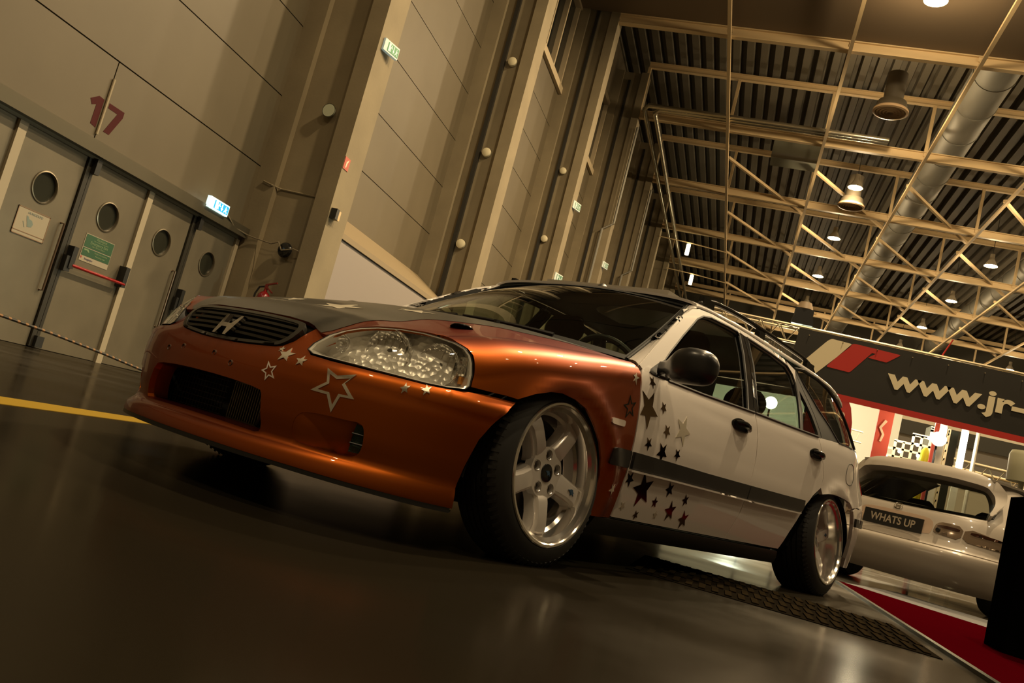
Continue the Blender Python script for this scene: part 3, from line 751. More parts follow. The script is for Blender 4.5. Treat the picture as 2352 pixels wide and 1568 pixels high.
# dark liners behind the skins: floor pan, wheel wells, cabin
mb = MB()
mb.bx((.55,-.66,.135), (-3.30,.66,.175))
mb.build('floor_pan', DARKHOLE, car)
for s in (1, -1):
    for cx, r in ((-.03, .335), (2.62, .36)):
        mb = MB(); R = []
        for y in (.52, .80):
            R.append([flipx((cx + r * math.cos(a) * (1.06 if cx < 1 else 1.25), y * s, .22 + r * math.sin(a) * .93)) for a in [pi * k / 24 for k in range(25)]])
        mb.quadstrip(R, False)
        n = len(mb.v); mb.f.append(tuple(range(25)))
        mb.build('wheel_well', DARKHOLE, car)
    inn = [(.44,.20),(1.95,.20),(2.28,.53),(2.9,.54),(3.3,.54),(3.3,.78),(2.6,.80),(1.4,.745),(.46,.71)]
    panel('door_card', lambda x, z: (bq(x, z)[0], bq(x, z)[1] - .05, z), inn, TRIM, car, h=.08, thick=0, side=s)
mb = MB(); mb.bx((.56,-.62,.18), (.10,.62,.42)); mb.bx((.30,-.50,.42), (-.15,.50,.60)); mb.build('engine_bay_block', DARKHOLE, car)
mb = MB(); mb.bx((-.16,-.66,.20), (-.20,.66,.72)); mb.build('bulkhead', DARKHOLE, car)
# cabin
mb = MB()
R = []
for y in [-.70 + 1.4 * i / 20 for i in range(21)]:
    R.append([flipx(q) for q in ((.36,y,.755 - .03 * (y / .7) ** 2),(.50,y,.785 - .02 * (y/.7)**2),(.68,y,.775 - .02 * (y / .7) ** 2),(.74,y,.74),(.74,y,.60),(.55,y,.55))])
mb.quadstrip(R, False); mb.build('dashboard', TRIM, car)
mb = MB(); cc = Vector((-.86, .36, .73)); ax = Vector((-.85, 0, .52)).normalized(); Fm = frame(cc, Vector((0, 1, 0)), ax.cross(Vector((0, 1, 0))))
mb.tube([Fm @ Vector((.185 * math.cos(a), .185 * math.sin(a), 0)) for a in [k * 2 * pi / 40 for k in range(40)]], .014, 8, closed=True)
mb.tube([Fm @ Vector((-.18, 0, 0)), Fm @ Vector((0, -.02, -.02)), Fm @ Vector((.18, 0, 0))], .016, 6); mb.tube([Fm @ Vector((0, -.02, -.02)), Fm @ Vector((0, -.18, 0))], .016, 6)
mb.build('steering_wheel', TRIM, car)
def seat(x, y, wide, name, dz=0.):
    r = empty(name, parent=car); mb = MB(); R = []
    for k, (px, pz, th) in enumerate([(0,.34,.14),(.10,.36,.15),(.40,.37,.15),(.50,.36,.13)]): pass
    mb.bx((-(x - .24), y - wide / 2, .22), (-(x + .26), y + wide / 2, .38)); mb.build('seat_base', FABRIC, r)
    mb = MB(); n = 12
    for i in range(n + 1):
        t = i / n; z = .36 + (.58 + dz) * t; cx = x + .26 + .16 * t; w = wide * (1 - .25 * max(0, t - .45) ** 1.5) ; d = .13 - .05 * t
        if i == n: w *= .86; d *= .6
        R.append([flipx((cx + dx * d, y + dy * w / 2, z)) for dx, dy in ((-.5,-.8),(-.62,-.4),(-.55,0),(-.62,.4),(-.5,.8),(-.1,1),(.4,.9),(.5,0),(.4,-.9),(-.1,-1))])
    mb.quadstrip(R, True, True); mb.build('seat_back', FABRIC, r, angle=60)
    for hy in ([y] if wide < .8 else [y - .36, y + .36]):
        mb = MB(); R = []
        for i in range(9):
            t = i / 8; k = math.sin(pi * (.12 + .76 * t)) ** .5
            R.append([flipx((x + .455 + .01 * t + .05 * k * math.cos(a), hy + .125 * k * math.copysign(abs(math.sin(a)) ** .7, math.sin(a)), .955 + dz * 1.2 + .15 * t)) for a in [j * 2 * pi / 20 for j in range(20)]])
        mb.quadstrip(R, True, True); mb.build('head_restraint', FABRIC, r, angle=60)
    return r
seat(1.00, .37, .50, 'front_seat'); seat(1.00, -.37, .50, 'front_seat'); seat(1.80, 0, 1.20, 'rear_seat', -.10)

# ---- wheels
def wheel(x, y, z, s, cam, width, phase, steer=0., dish=0.):
    M = Matrix.Translation(flipx((x, y * s, z))) @ Matrix.Rotation(0 if s > 0 else pi, 4, 'Z') @ Matrix.Rotation(steer, 4, 'Z') @ Matrix.Rotation(cam, 4, 'X')
    root = empty('wheel', parent=car); root.matrix_local = M
    R0 = .2285
    mb = MB()
    mb.lathe([(R0,-.010),(R0,-.002),(R0-.003,.001),(R0-.010,.001),(R0-.0135,-.002),(R0-.018,-.012),(R0-.030,-.020),(R0-.033,-.030),(R0-.036,-.058),(R0-.046,-.066-dish),(R0-.050,-.085-dish),(R0-.058,-.10-dish),(R0-.060,-width + .03),(R0-.02,-width + .012),(R0,-width + .010)], seg=96)
    mb.build('rim_barrel', POLISH, root, angle=25)
    # five flat spokes running to the hub, stepped flanks
    spk = MB(); 
    for k in range(5):
        a = phase + k * 2 * pi / 5
        ca, sa = math.cos(a), math.sin(a)
        def pt(r, w, h): return (ca * r - sa * w, h - dish, sa * r + ca * w)
        st = [(.060,.030,-.052),(.080,.0295,-.043),(.092,.0285,-.039),(.13,.0265,-.033),(.165,.0275,-.031),(.185,.0300,-.036),(.194,.034,-.046),(.199,.037,-.062)]
        R = []
        for r, w, h in st:
            R.append([pt(r, -w - .009, h - .050), pt(r, -w - .008, h - .013), pt(r, -w - .003, h - .012), pt(r, -w, h - .004), pt(r, -w + .004, h), pt(r, 0, h + .002), pt(r, w - .004, h), pt(r, w, h - .004), pt(r, w + .003, h - .012), pt(r, w + .008, h - .013), pt(r, w + .009, h - .050)])
        spk.quadstrip(R, False)
    spk.build('spokes', SILVER, root, angle=28)
    # hub face with recessed bolt holes
    pcd = .0575; hole_r = .0145
    hub_o = [(.083 * math.cos(t) , .083 * math.sin(t)) for t in [2 * pi * j / 60 for j in range(60)]]
    holes = [[(pcd * math.cos(phase + pi / 5 + k * 2 * pi / 5) + hole_r * math.cos(t), pcd * math.sin(phase + pi / 5 + k * 2 * pi / 5) + hole_r * math.sin(t)) for t in [2 * pi * j / 20 for j in range(20)]] for k in range(5)]
    hp = panel('hub_face', lambda u, v: (u, -.0445 - dish - .05 * max(0., math.hypot(u, v) - .062), v), hub_o, SILVER, root, h=.012, thick=.03, holes=holes, conv=lambda p: p, aim=(0,-1,0))
    for k in range(5):
        a = phase + pi / 5 + k * 2 * pi / 5
        mb = MB(); mb.lathe([(.001,-.054),(.007,-.054),(.0095,-.058),(.0095,-.075),(.0145,-.077)], Matrix.Translation((pcd * math.cos(a), -dish, pcd * math.sin(a))), 12); mb.build('wheel_nut', mat('nut_dark', (.05,.045,.04), .4, .6), root)
        mb = MB(); mb.lathe([(hole_r, -.0442), (hole_r + .0018, -.0428), (hole_r + .0036, -.0446)], Matrix.Translation((pcd * math.cos(a), -dish, pcd * math.sin(a))), 20); mb.build('hole_rim', POLISH, root)
    mb = MB(); mb.lathe([(.001,-.0385),(.020,-.0390),(.0285,-.041),(.0300,-.046)], Matrix.Translation((0, -dish, 0)), seg=36); cp = mb.build('centre_cap', BLACKG, root)
    # blue running animal mark on one spoke and on the cap
    blue = mat('blue_mark', (.03,.07,.13), .4)
    an = [(-.020,.001),(-.012,.004),(-.004,.009),(.004,.010),(.010,.004),(.016,.0035),(.011,.0005),(.017,-.008),(.009,-.0045),(.004,-.0055),(.0,-.011),(-.003,-.004),(-.012,.0)]
    a = phase + 2 * pi / 5 * 2
    for (cr, sc, par, hh) in ((.140, 1.0, root, -.0290), (.0, .8, cp, -.0382)):
        ca, sa = math.cos(a), math.sin(a)
        def f(o): return lambda p: (ca * (cr + p[0] * sc) + sa * p[1] * sc, hh + o - dish, sa * (cr + p[0] * sc) - ca * p[1] * sc)
        mb = MB(); mb.prism(an, f(.0006), f(-.002)); mb.build('maker_mark', blue, par)
    # brake disc and dark backing
    mb = MB(); mb.lathe([(.05,-.10),(.125,-.10),(.125,-.12),(.05,-.12)], Matrix.Translation((0, -dish * .8, 0)), seg=48); mb.build('brake_disc', mat('brake_iron', (.10,.09,.08), .45, .9), root)
    mb = MB(); mb.lathe([(.01,-.135),(.17,-.135)], Matrix.Translation((0, -dish * .6, 0)), seg=48); mb.build('backing_plate', DARKHOLE, root)
    # stretched tyre
    T = .2915
    n = 96; R = []
    prof = [(R0 - .004,-.010),(R0 + .004,-.003),(R0 + .012,-.004),(R0 + .030,-.012),(T - .012,-.026),(T - .004,-.034),(T - .0005,-.044)]
    g = [(-.060,0),(-.0605,-.007),(-.066,-.007),(-.0665,0)]
    mid = -.044
    span = width - .030
    y0, y1 = -.044, -(width - .045)
    for c in (.22, .40, .60, .78):
        yc = y0 + (y1 - y0) * c
        prof += [(T, yc + .0045), (T - .007, yc + .004), (T - .007, yc - .004), (T, yc - .0045)]
    prof += [(T - .0005, y1), (T - .006, y1 - .012), (R0 + .03, -width + .005), (R0, -width + .01)]
    tm = MB(); tm.lathe(prof, seg=n)
    m = len(prof)
    tb = tm.build('tyre', RUBBER, root, angle=30)
    # shoulder blocks
    sh = MB()
    for k in range(72):
        a = k * 2 * pi / 72
        Mk = Matrix.Rotation(-a, 4, 'Y')
        sh.box((0, 0, 0), (.0012, .030, .011), None)
        sh.v[-8:] = [tuple(Mk @ (Vector((T - .0005, -.058, 0)) + Vector(q))) for q in sh.v[-8:]]
        sh.box((0, 0, 0), (.0022, .026, .010), None)
        sh.v[-8:] = [tuple(Mk @ (Matrix.Translation((T - .0045, -.0335, .004)) @ Matrix.Rotation(.75, 4, 'Z') @ Vector(q))) for q in sh.v[-8:]]
    sh.build('tread_block', RUBBER, tb)
    return root
wheel(0, .845, .2926, 1, math.radians(6.3), .205, math.radians(180 - 126), 0)
wheel(2.62, .844, .2909, 1, math.radians(8.8), .235, math.radians(20), 0, .035)
wheel(0, .845, .2926, -1, math.radians(6.3), .205, .4)
wheel(2.62, .844, .2909, -1, math.radians(8.8), .235, .9, 0, .060)

# ---- star stickers on the bumper
bs = [(.3388,.4206),(.372,.4063),(.419,.4221),(.400,.3903),(.4386,.3537),(.4009,.3513),(.3912,.3025),(.3651,.3484),(.3183,.3496),(.3528,.3819)]
def bstar(o, hole, m):
    panel('star_outline' if hole else 'star_sticker', bumper, o, m, bumper_o, off=.0016, thick=.0008, h=.015, holes=[shrink(o, hole)] if hole else ())
bstar(bs, .70, SILVER_STICKER)
t5 = [(.1699,.4004),(.2005,.3921),(.2093,.3544),(.1848,.3424),(.1639,.3692)]
cxm = sum(p[0] for p in t5) / 5; czm = sum(p[1] for p in t5) / 5; o = []
for i in range(5):
    a, b = t5[i], t5[(i + 1) % 5]; mx, mz = (a[0] + b[0]) / 2, (a[1] + b[1]) / 2
    o += [a, (cxm + (mx - cxm) * .56, czm + (mz - czm) * .56)]
bstar(o, .68, mat('white_vinyl', (.75,.68,.60), .4))
bstar(star(.5528,.4185,.017,110, su=.80), 0, SILVER_STICKER)
bstar(star(.608,.4300,.017,118, su=.85), 0, SILVER_STICKER)
bstar(star(.205,.4300,.024,95, su=1.0), 0, SILVER_STICKER)
bstar(star(.2576,.4224,.017,95, su=.95), 0, SILVER_STICKER)
bstar(star(.180,.4440,.010,30, su=.9), 0, SILVER_STICKER)

# ================================================================== the hall
WALLM = mat('wall_panel', (.115,.091,.052), .62, 0, .12, .35, noise=(.6, (.098,.077,.043), .35, .75))
CONC = mat('column_concrete', (.24,.195,.118), .8, noise=(1.2, (.19,.153,.092), .3, .75), bump=(18, .15, .01))
DOORM = mat('door_panel', (.185,.16,.112), .36, .35, noise=(1.5, (.155,.134,.094), .35, .7))
STEEL = mat('beam_cream', (.62,.46,.25), .55)
DARKST = mat('dark_steel', (.045,.042,.032), .45, .3)
DECK = mat('roof_deck', (.10,.084,.054), .7)
DUCT = mat('duct_galvanised', (.22,.21,.175), .55, .3, bump=(9, .12, .02))
FLOORM = bpy.data.materials.new('polished_concrete'); FLOORM.use_nodes = True
def _floor(m):
    """dark worn concrete with a thin old polish: mostly dull, mirror-like only at a flat angle"""
    nt = m.node_tree; L = nt.links; nt.nodes.remove(nt.nodes['Principled BSDF']); out = nt.nodes['Material Output']
    tc = nt.nodes.new('ShaderNodeTexCoord'); n = nt.nodes.new('ShaderNodeTexNoise'); n.inputs['Scale'].default_value = .9; n.inputs['Detail'].default_value = 7
    L.new(tc.outputs['Object'], n.inputs['Vector'])
    r = nt.nodes.new('ShaderNodeValToRGB'); r.color_ramp.elements[0].position = .3; r.color_ramp.elements[0].color = (.013,.0105,.0065,1); r.color_ramp.elements[1].position = .75; r.color_ramp.elements[1].color = (.0075,.006,.004,1)
    L.new(n.outputs['Fac'], r.inputs['Fac'])
    d = nt.nodes.new('ShaderNodeBsdfDiffuse'); L.new(r.outputs['Color'], d.inputs['Color'])
    g = nt.nodes.new('ShaderNodeBsdfGlossy'); g.inputs['Color'].default_value = (1,.95,.86,1)
    mr = nt.nodes.new('ShaderNodeMapRange'); mr.inputs['From Min'].default_value = .3; mr.inputs['From Max'].default_value = .7; mr.inputs['To Min'].default_value = .10; mr.inputs['To Max'].default_value = .26
    L.new(n.outputs['Fac'], mr.inputs['Value']); L.new(mr.outputs['Result'], g.inputs['Roughness'])
    f = nt.nodes.new('ShaderNodeFresnel'); f.inputs['IOR'].default_value = 1.30
    k = nt.nodes.new('ShaderNodeMath'); k.operation = 'MULTIPLY'; k.inputs[1].default_value = .30; L.new(f.outputs[0], k.inputs[0])
    mx = nt.nodes.new('ShaderNodeMixShader'); L.new(k.outputs[0], mx.inputs[0]); L.new(d.outputs[0], mx.inputs[1]); L.new(g.outputs[0], mx.inputs[2]); L.new(mx.outputs[0], out.inputs[0])
_floor(FLOORM)
XW = -10.75; XF = -8.89

mb = MB(); mb.bx((-30, -30, -.3), (60, 112, 0)); tag(mb.build('floor', FLOORM), kind='structure')

# wall of big panels with open joints, standing between the columns; windows high up
mb = MB()
zs = [3.42, 4.81, 6.42, 8.04, 9.66, 11.3, 12.95, 14.6, 16.3]
def wallrect(y0, y1, z0, z1): mb.bx((XW - .25, y0 + .012, z0 + .012), (XW, y1 - .012, z1 - .012))
for a, b in zip(zs, zs[1:]):
    if a < 4: wallrect(-18, 11.46, a, b); wallrect(11.46, 16.9, a, b)
    else: wallrect(-18, 6.4, a, b); wallrect(6.4, 16.9, a, b)
for k in range(8):
    y0 = 16.9 + 10 * k
    for a, b in zip([0, 1.6, 3.2] + zs[1:], [1.6, 3.2] + zs[1:]): wallrect(y0, y0 + 10, a, b)
mb.bx((XW - .4, -18, 0), (XW - .27, 97, 24))
for k in range(-2, 8): mb.bx((XW - .25, 6.9 + 10 * k, 20.4), (XW, 16.9 + 10 * k, 24))
mb.bx((XW - .25, -18, 0), (XW - .1, 8.55, 3.2)); mb.bx((XW - .25, 16.0, 0), (XW, 16.9, 3.42))
tag(mb.build('wall_left', WALLM), kind='structure')
WINM = mat('window_glass_dark', (.012,.013,.012), .1)
FRM = mat('window_frame_cream', (.52,.42,.27), .5)
for k in range(8):
    y0, y1 = 7.4 + 10 * k, 15.9 + 10 * k
    mb = MB(); mb.bx((XW - .22, y0, 16.3), (XW - .16, y1, 20.4)); wn = tag(mb.build('window_%d' % (k + 1), WINM), kind='structure')
    mb = MB()
    mb.bx((XW - .2, y0 - .5, 16.15), (XW + .16, y1 + .6, 16.45)); mb.bx((XW - .2, y0 - .5, 20.2), (XW + .1, y1 + .6, 20.5))
    for j in range(6): yy = y0 + (y1 - y0) * j / 5; mb.bx((XW - .2, yy - .07, 16.4), (XW + .06, yy + .07, 20.3))
    mb.build('window_frame', FRM, wn)
# columns: two flanges and a recessed web
for k in range(-1, 8):
    y = 16.05 + 10 * k; mb = MB()
    mb.bx((XW, y, 0), (XW + .46, y + .86, 22.5)); mb.bx((XW + .46, y + .17, 0), (XF - .40, y + .69, 22.5)); mb.bx((XF - .40, y, 0), (XF, y + .86, 22.5))
    tag(mb.build('column_%d' % (k + 2), CONC), kind='structure')
# a slanted-topped white porch between the first and second column
mb = MB()
mb.prism([(XW, 0), (-9.35, 0), (-9.35, 3.96), (XW, 3.96)], lambda p: (p[0], 16.95, p[1]), lambda p: (p[0], 26.0, p[1]))
po = tag(mb.build('porch', mat('porch_white', (.27,.235,.215), .5)), 'pale boxed-in porch with a sloping top against the wall between two columns', 'porch')
mb = MB(); mb.prism([(XW, 3.97), (-9.30, 3.97), (-9.30, 4.10), (XW, 5.02)], lambda p: (p[0], 16.93, p[1]), lambda p: (p[0], 26.0, p[1])); mb.build('porch_roof', mat('porch_roof_cream', (.25,.19,.11), .5), po)
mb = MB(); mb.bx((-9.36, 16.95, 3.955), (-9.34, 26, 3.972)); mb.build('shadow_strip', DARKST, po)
# doors
mb = MB(); mb.bx((XW - .02, 2, 3.20), (XW + .22, 16.03, 3.42)); mb.bx((XW - .02, 2, 3.15), (XW + .08, 16.03, 3.2)); tag(mb.build('trim_1', mat('lintel_steel', (.13,.115,.08), .35, .6)), kind='structure')
fr_m = mat('door_frame_cream', (.36,.31,.22), .45)
mb = MB()
for y0, y1 in ((9.98, 10.14), (12.99, 13.13), (15.90, 16.02), (7.0, 7.14)): mb.bx((XW - .1, y0, 0), (XW + .07, y1, 3.2))
tag(mb.build('trim_2', fr_m), kind='structure')
GREYGLASS = mat('porthole_glass', (.020,.021,.015), .18)
leaves = [(7.14, 8.5, 7.83, 0), (8.62, 9.98, 9.3, 1), (10.14, 11.44, 10.82, 0), (11.56, 12.99, 12.26, 1), (13.13, 14.38, 13.74, 0), (14.50, 15.90, 15.23, 1)]
for i, (y0, y1, yc, right) in enumerate(leaves):
    circ_ = [(yc + .235 * math.cos(t), 2.40 + .235 * math.sin(t)) for t in [2 * pi * j / 48 for j in range(48)]]
    d = panel('door_%d' % (i + 1), lambda u, v: (XW + .02, u, v), [(y0, .01), (y1, .01), (y1, 3.15), (y0, 3.15)], DOORM, None, h=.25, thick=.05, holes=[circ_], conv=lambda p: p, aim=(XW - 5, yc, 1.5))
    tag(d, kind='structure')
    mb = MB(); mb.lathe([(.262,.0),(.255,.014),(.238,.018),(.232,.006),(.232,-.05)], Matrix.Translation((XW + .022, yc, 2.40)) @ Matrix.Rotation(-pi / 2, 4, 'Z'), 48)
    mb.build('porthole_ring', mat('ring_steel', (.22,.19,.135), .3, .7), d)
    mb = MB(); mb.lathe([(.0005,-.03),(.236,-.03)], Matrix.Translation((XW + .02, yc, 2.40)) @ Matrix.Rotation(-pi / 2, 4, 'Z'), 40); mb.build('porthole_pane', GREYGLASS, d)
    if right:
        mb = MB(); mb.tube([(XW + .15, y0 + .12, 1.42), (XW + .15, y1 - .02, 1.42)], .028, 10); mb.build('push_bar', mat('bar_red', (.28,.006,.007), .2, .2, .5), d)
        mb = MB()
        for yy in (y0 + .10, y1 - .04): mb.bx((XW + .02, yy - .05, 1.36), (XW + .17, yy + .05, 1.72))
        mb.build('push_bar_box', BLACKP, d)
        mb = MB(); mb.bx((XW + .02, y0 - .11, .02), (XW + .06, y0 - .02, 3.15)); mb.bx((XW + .02, y0 + .0, .02), (XW + .05, y0 + .06, 3.15)); mb.build('edge_strip', mat('astragal_dark', (.028,.025,.018), .4), d)
        mb = MB(); mb.bx((XW + .02, y0 - .03, 2.92), (XW + .15, y0 + .08, 3.17)); mb.bx((XW + .02, y0 - .05, .02), (XW + .12, y0 + .10, .2)); mb.bx((XW + .02, y0 - .02, 1.3), (XW + .15, y0 + .11, 1.55)); mb.build('bolt_box', BLACKP, d)
    elif i > 0:
        yy = y1 - .10
        mb = MB(); mb.tube([(XW + .02, yy, 2.0), (XW + .09, yy, 2.0), (XW + .09, yy, .9), (XW + .02, yy, .9)], .018, 8); mb.build('pull_handle', mat('handle_bronze', (.16,.11,.075), .35, .7), d)
# number painted above the doors
RED17 = mat('painted_red', (.055,.0035,.004), .7, spec=.2)
mb = MB()
nx = lambda o: (lambda p: (XW + o, p[0], p[1]))
mb.prism([(11.13,4.02),(11.29,4.13),(11.41,4.12),(11.41,3.64),(11.28,3.66),(11.28,3.985),(11.19,3.94)], nx(.004), nx(-.01))
mb.prism([(11.54,4.12),(11.91,4.12),(11.91,4.02),(11.73,3.65),(11.59,3.65),(11.77,4.03),(11.54,4.035)], nx(.004), nx(-.01))
tag(mb.build('painted_number', RED17), 'dark red number 17 painted on the wall above the grey doors', 'number')
mb = MB(); mb.tube([(XW + .02, 11.46, 4.5), (XW + .02, 11.46, 3.55)], .022, 8); tag(mb.build('conduit_pipe', mat('conduit_tan', (.36,.30,.2), .5)), 'thin vertical conduit between the digits of the wall number', 'pipe')
# posters
def wallframe(y, z, o=.024): return frame((XW + o, y, z), (0, 1, 0), (0, 0, 1))
PAPER = mat('paper', (.34,.30,.22), .5)
t = empty('wall_map', (XW, 10.78, 1.8)); tag(t, 'framed paper site map with a small blue plan on a grey door', 'poster')
def local_to(o, par):
    bpy.context.view_layer.update(); o.parent = par; o.matrix_parent_inverse = par.matrix_world.inverted(); return o
mb = MB(); mb.bx((XW + .022, 10.47, 1.585), (XW + .030, 11.11, 2.005)); local_to(mb.build('sheet', PAPER), t)
mb = MB(); fm = mat('poster_line', (.22,.13,.07), .5)
for a, b in (((10.47,1.585),(11.11,1.597)),((10.47,1.993),(11.11,2.005)),((10.47,1.585),(10.482,2.005)),((11.098,1.585),(11.11,2.005)),((10.47,1.64),(11.11,1.65))): mb.bx((XW + .022, a[0], a[1]), (XW + .034, b[0], b[1]))
local_to(mb.build('poster_frame', fm), t)
mb = MB(); mb.prism([(10.66,1.90),(10.70,1.89),(10.72,1.86),(10.78,1.85),(10.82,1.80),(10.80,1.75),(10.72,1.74),(10.70,1.80),(10.68,1.84)], nx(.033), nx(.028)); mb.prism([(10.62,1.80),(10.63,1.80),(10.68,1.72),(10.67,1.72)], nx(.033), nx(.028)); local_to(mb.build('map_plan', mat('map_blue', (.17,.22,.20), .5)), t)
local_to(text('heading', 'HUNGEXPO', .05, mat('map_blue2', (.15,.20,.20), .5), None, wallframe(10.82, 1.945, .032), .001, sx=1.1), t)
t = empty('door_notice', (XW, 12.26, 1.8)); tag(t, 'green emergency exit notice stuck on the grey door above its red bar', 'sign')
GRN = mat('notice_green', (.022,.085,.036), .5); LG = mat('notice_text', (.17,.25,.13), .5)
mb = MB(); mb.bx((XW + .022, 11.92, 1.56), (XW + .027, 12.61, 2.02)); local_to(mb.build('sheet', PAPER), t)
mb = MB(); mb.bx((XW + .024, 11.935, 1.80), (XW + .031, 12.60, 2.01)); mb.bx((XW + .024, 11.935, 1.655), (XW + .031, 12.60, 1.785)); local_to(mb.build('green_field', GRN), t)
for s_, y, z, sz in (('Vészkijárat', 12.30, 1.975, .058), ('Csak vészhelyzet esetén használható', 12.30, 1.935, .024), ('Emergency Exit', 12.27, 1.89, .068), ('Use in case of emergency', 12.27, 1.84, .030), ('Kérjük tartsa szabadon', 12.37, 1.75, .034), ('Please keep clear', 12.37, 1.70, .034)):
    local_to(text('notice_text', s_, sz, LG, None, wallframe(y, z, .0325), .0008, offset=.0006), t)
mb = MB(); mb.prism([(11.96,1.765),(12.06,1.77),(12.10,1.725),(12.07,1.72),(12.03,1.745),(11.97,1.74)], nx(.034), nx(.028)); local_to(mb.build('arrow', LG), t)
local_to(text('venue_mark', 'hungexpo', .05, mat('venue_ink', (.10,.09,.12), .5), None, wallframe(12.13, 1.61, .029), .0008, offset=.001), t)
mb = MB(); mb.prism([(11.93,1.63),(11.96,1.645),(11.97,1.61),(11.95,1.60)], nx(.030), nx(.026)); local_to(mb.build('venue_dot', mat('venue_red', (.35,.05,.03), .5)), t)
# lit escape signs
def exit_sign(name, M, w, h, label, em, colr, box=.08):
    """M: frame in the sign's plane, facing +z"""
    r = empty(name, tuple(M.translation)); tag(r, label, 'exit sign')
    bpy.context.view_layer.update()
    def add(o): local_to(o, r); return o
    mb = MB(); mb.box((0, 0, -box / 2), (w, h, box)); mb.v = [tuple(M @ Vector(v)) for v in mb.v]; add(mb.build('sign_case', mat('sign_case_%g' % em, (.5,.55,.5), .4, emit=(.75, 1., .92), estr=em)))
    mb = MB(); mb.box((w * .10, 0, .003), (w * .74, h * .72, .006)); mb.v = [tuple(M @ Vector(v)) for v in mb.v]; add(mb.build('sign_face', mat(name + '_face', colr, .4, emit=colr, estr=em * 1.1)))
    mb = MB(); f = lambda o: (lambda p: M @ Vector((p[0] * w, p[1] * h, o)))
    for poly in ([(-.22,-.34),(-.10,-.34),(-.10,.34),(-.22,.34)],
                 [(-.04,.28),(.0,.30),(.0,.12),(.06,.05),(.03,-.02),(-.02,.06),(-.06,-.05),(-.03,-.30),(-.07,-.30),(-.10,-.02),(-.05,.16)],
                 [(.10,.30),(.15,.30),(.15,-.05),(.19,-.05),(.125,-.32),(.06,-.05),(.10,-.05)],
                 [(.30,.25),(.34,.25),(.34,.08),(.40,.10),(.40,.03),(.34,-.02),(.41,-.28),(.37,-.30),(.32,-.10),(.26,-.30),(.23,-.27),(.29,0)]):
        mb.prism(poly, f(.009), f(.004))
    add(mb.build('sign_symbol', mat('sign_symbol_%g' % em, (.5,.6,.55), .4, emit=(.8, 1., .95), estr=em * 1.6)))
    return r
exit_sign('exit_sign', frame((XW + .28, 14.72, 3.49), (0, 1, 0), (0, 0, 1)), .66, .22, 'bright blue and white lit escape sign on the lintel over the doors', 1.1, (.02, .32, .62))
E2 = exit_sign('exit_sign.001', frame((XF + .12, 16.45, 8.0), (.25, .9, 0), (0, 0, 1)), .5, .26, 'green escape sign high on the front of the nearest column', .16, (.05, .25, .10))
for nm, y, z, lb in (('exit_sign.002', 36.6, 11.4, 'green escape sign halfway up the third column from the doors'), ('exit_sign.003', 36.6, 8.1, 'small pale escape sign low on the third column, under the other'), ('exit_sign.004', 46.5, 11.4, 'green escape sign on the fourth column beside a vertical pipe')):
    exit_sign(nm, frame((XF + .14, y, z), (.35, .9, 0), (0, 0, 1)), .62, .34, lb, .06, (.03, .14, .07))
mb = MB(); mb.tube([(XW + .26, 15.05, 3.45), (XW + .20, 15.5, 3.30), (XW + .24, 15.95, 3.28), (XW + .4, 16.0, 3.26), (-9.95, 16.02, 3.22), (-9.78, 16.0, 3.28), (-9.66, 15.98, 3.12), (-9.4, 16.0, 3.20), (-9.3, 16.02, 3.18)], .014, 6); tag(mb.build('sign_cable', mat('cable_tan', (.20,.16,.10), .6)), 'loose cable running from the lit blue escape sign into the column', 'cable')
mb = MB(); mb.tube([(-10.55, 16.02, 4.5), (-10.35, 16.02, 4.45), (-10.2, 16.2, 4.44), (-9.3, 16.2, 4.42)], .022, 6); tag(mb.build('column_strap', CONC), 'thin horizontal pipe across the nearest column above the cable', 'pipe')
mb = MB(); mb.lathe([(.001,-.02),(.15,-.02),(.165,.0),(.15,.03),(.12,.05)], Matrix.Translation((-9.65, 16.10, 3.16)) @ Matrix.Rotation(pi, 4, 'Z'), 32, True); tag(mb.build('cable_outlet', BLACKG), 'round black outlet in the nearest column where the cable ends', 'outlet')
mb = MB(); mb.lathe([(.001,.03),(.10,.05),(.13,.10),(.14,.16),(.15,.16)], Matrix.Translation((-9.58, 16.22, 6.28)) @ Matrix.Rotation(pi, 4, 'Z'), 32, True); tag(mb.build('wall_lamp', mat('lamp_dome', (.45,.48,.36), .4)), 'round domed wall lamp in the recess of the nearest column', 'lamp')
LD = mat('disc_cream', (.62,.56,.38), .5)
for k, (x, y, z, lb) in enumerate(((-9.65, 26.1, 6.32, 'lowest'), (-9.62, 26.1, 9.46, 'middle'), (-9.58, 26.1, 12.66, 'topmost'))):
    mb = MB(); mb.lathe([(.001,.06),(.10,.055),(.145,.03),(.15,.0),(.15,-.08)], Matrix.Translation((x, y, z)) @ Matrix.Rotation(pi, 4, 'Z'), 28, True); tag(mb.build('wall_disc', LD), lb + ' of the three round cream discs up the second column', 'disc', 'cream discs on the columns')
for k, (x, y, z, lb) in enumerate(((-9.69, 36.1, 9.56, 'lower'), (-9.64, 36.1, 12.71, 'upper'))):
    mb = MB(); mb.lathe([(.001,.06),(.10,.055),(.145,.03),(.15,.0),(.15,-.08)], Matrix.Translation((x, y, z)) @ Matrix.Rotation(pi, 4, 'Z'), 28, True); tag(mb.build('wall_disc', LD), lb + ' of the two round cream discs on the third column', 'disc', 'cream discs on the columns')
for k in range(1, 6):
    y = 16.05 + 10 * k
    mb = MB(); mb.bx((-9.97, y + .05, 0), (-9.84, y + .18, 22)); tag(mb.build('cable_tray', mat('tray_black', (.020,.018,.014), .5)), 'black vertical cable tray up the %s column' % ('second', 'third', 'fourth', 'fifth', 'sixth')[k - 1], 'cable tray')
t = empty('fire_sign', (XF, 16.18, 5.23)); tag(t, 'small red fire extinguisher sign on the front of the nearest column', 'sign')
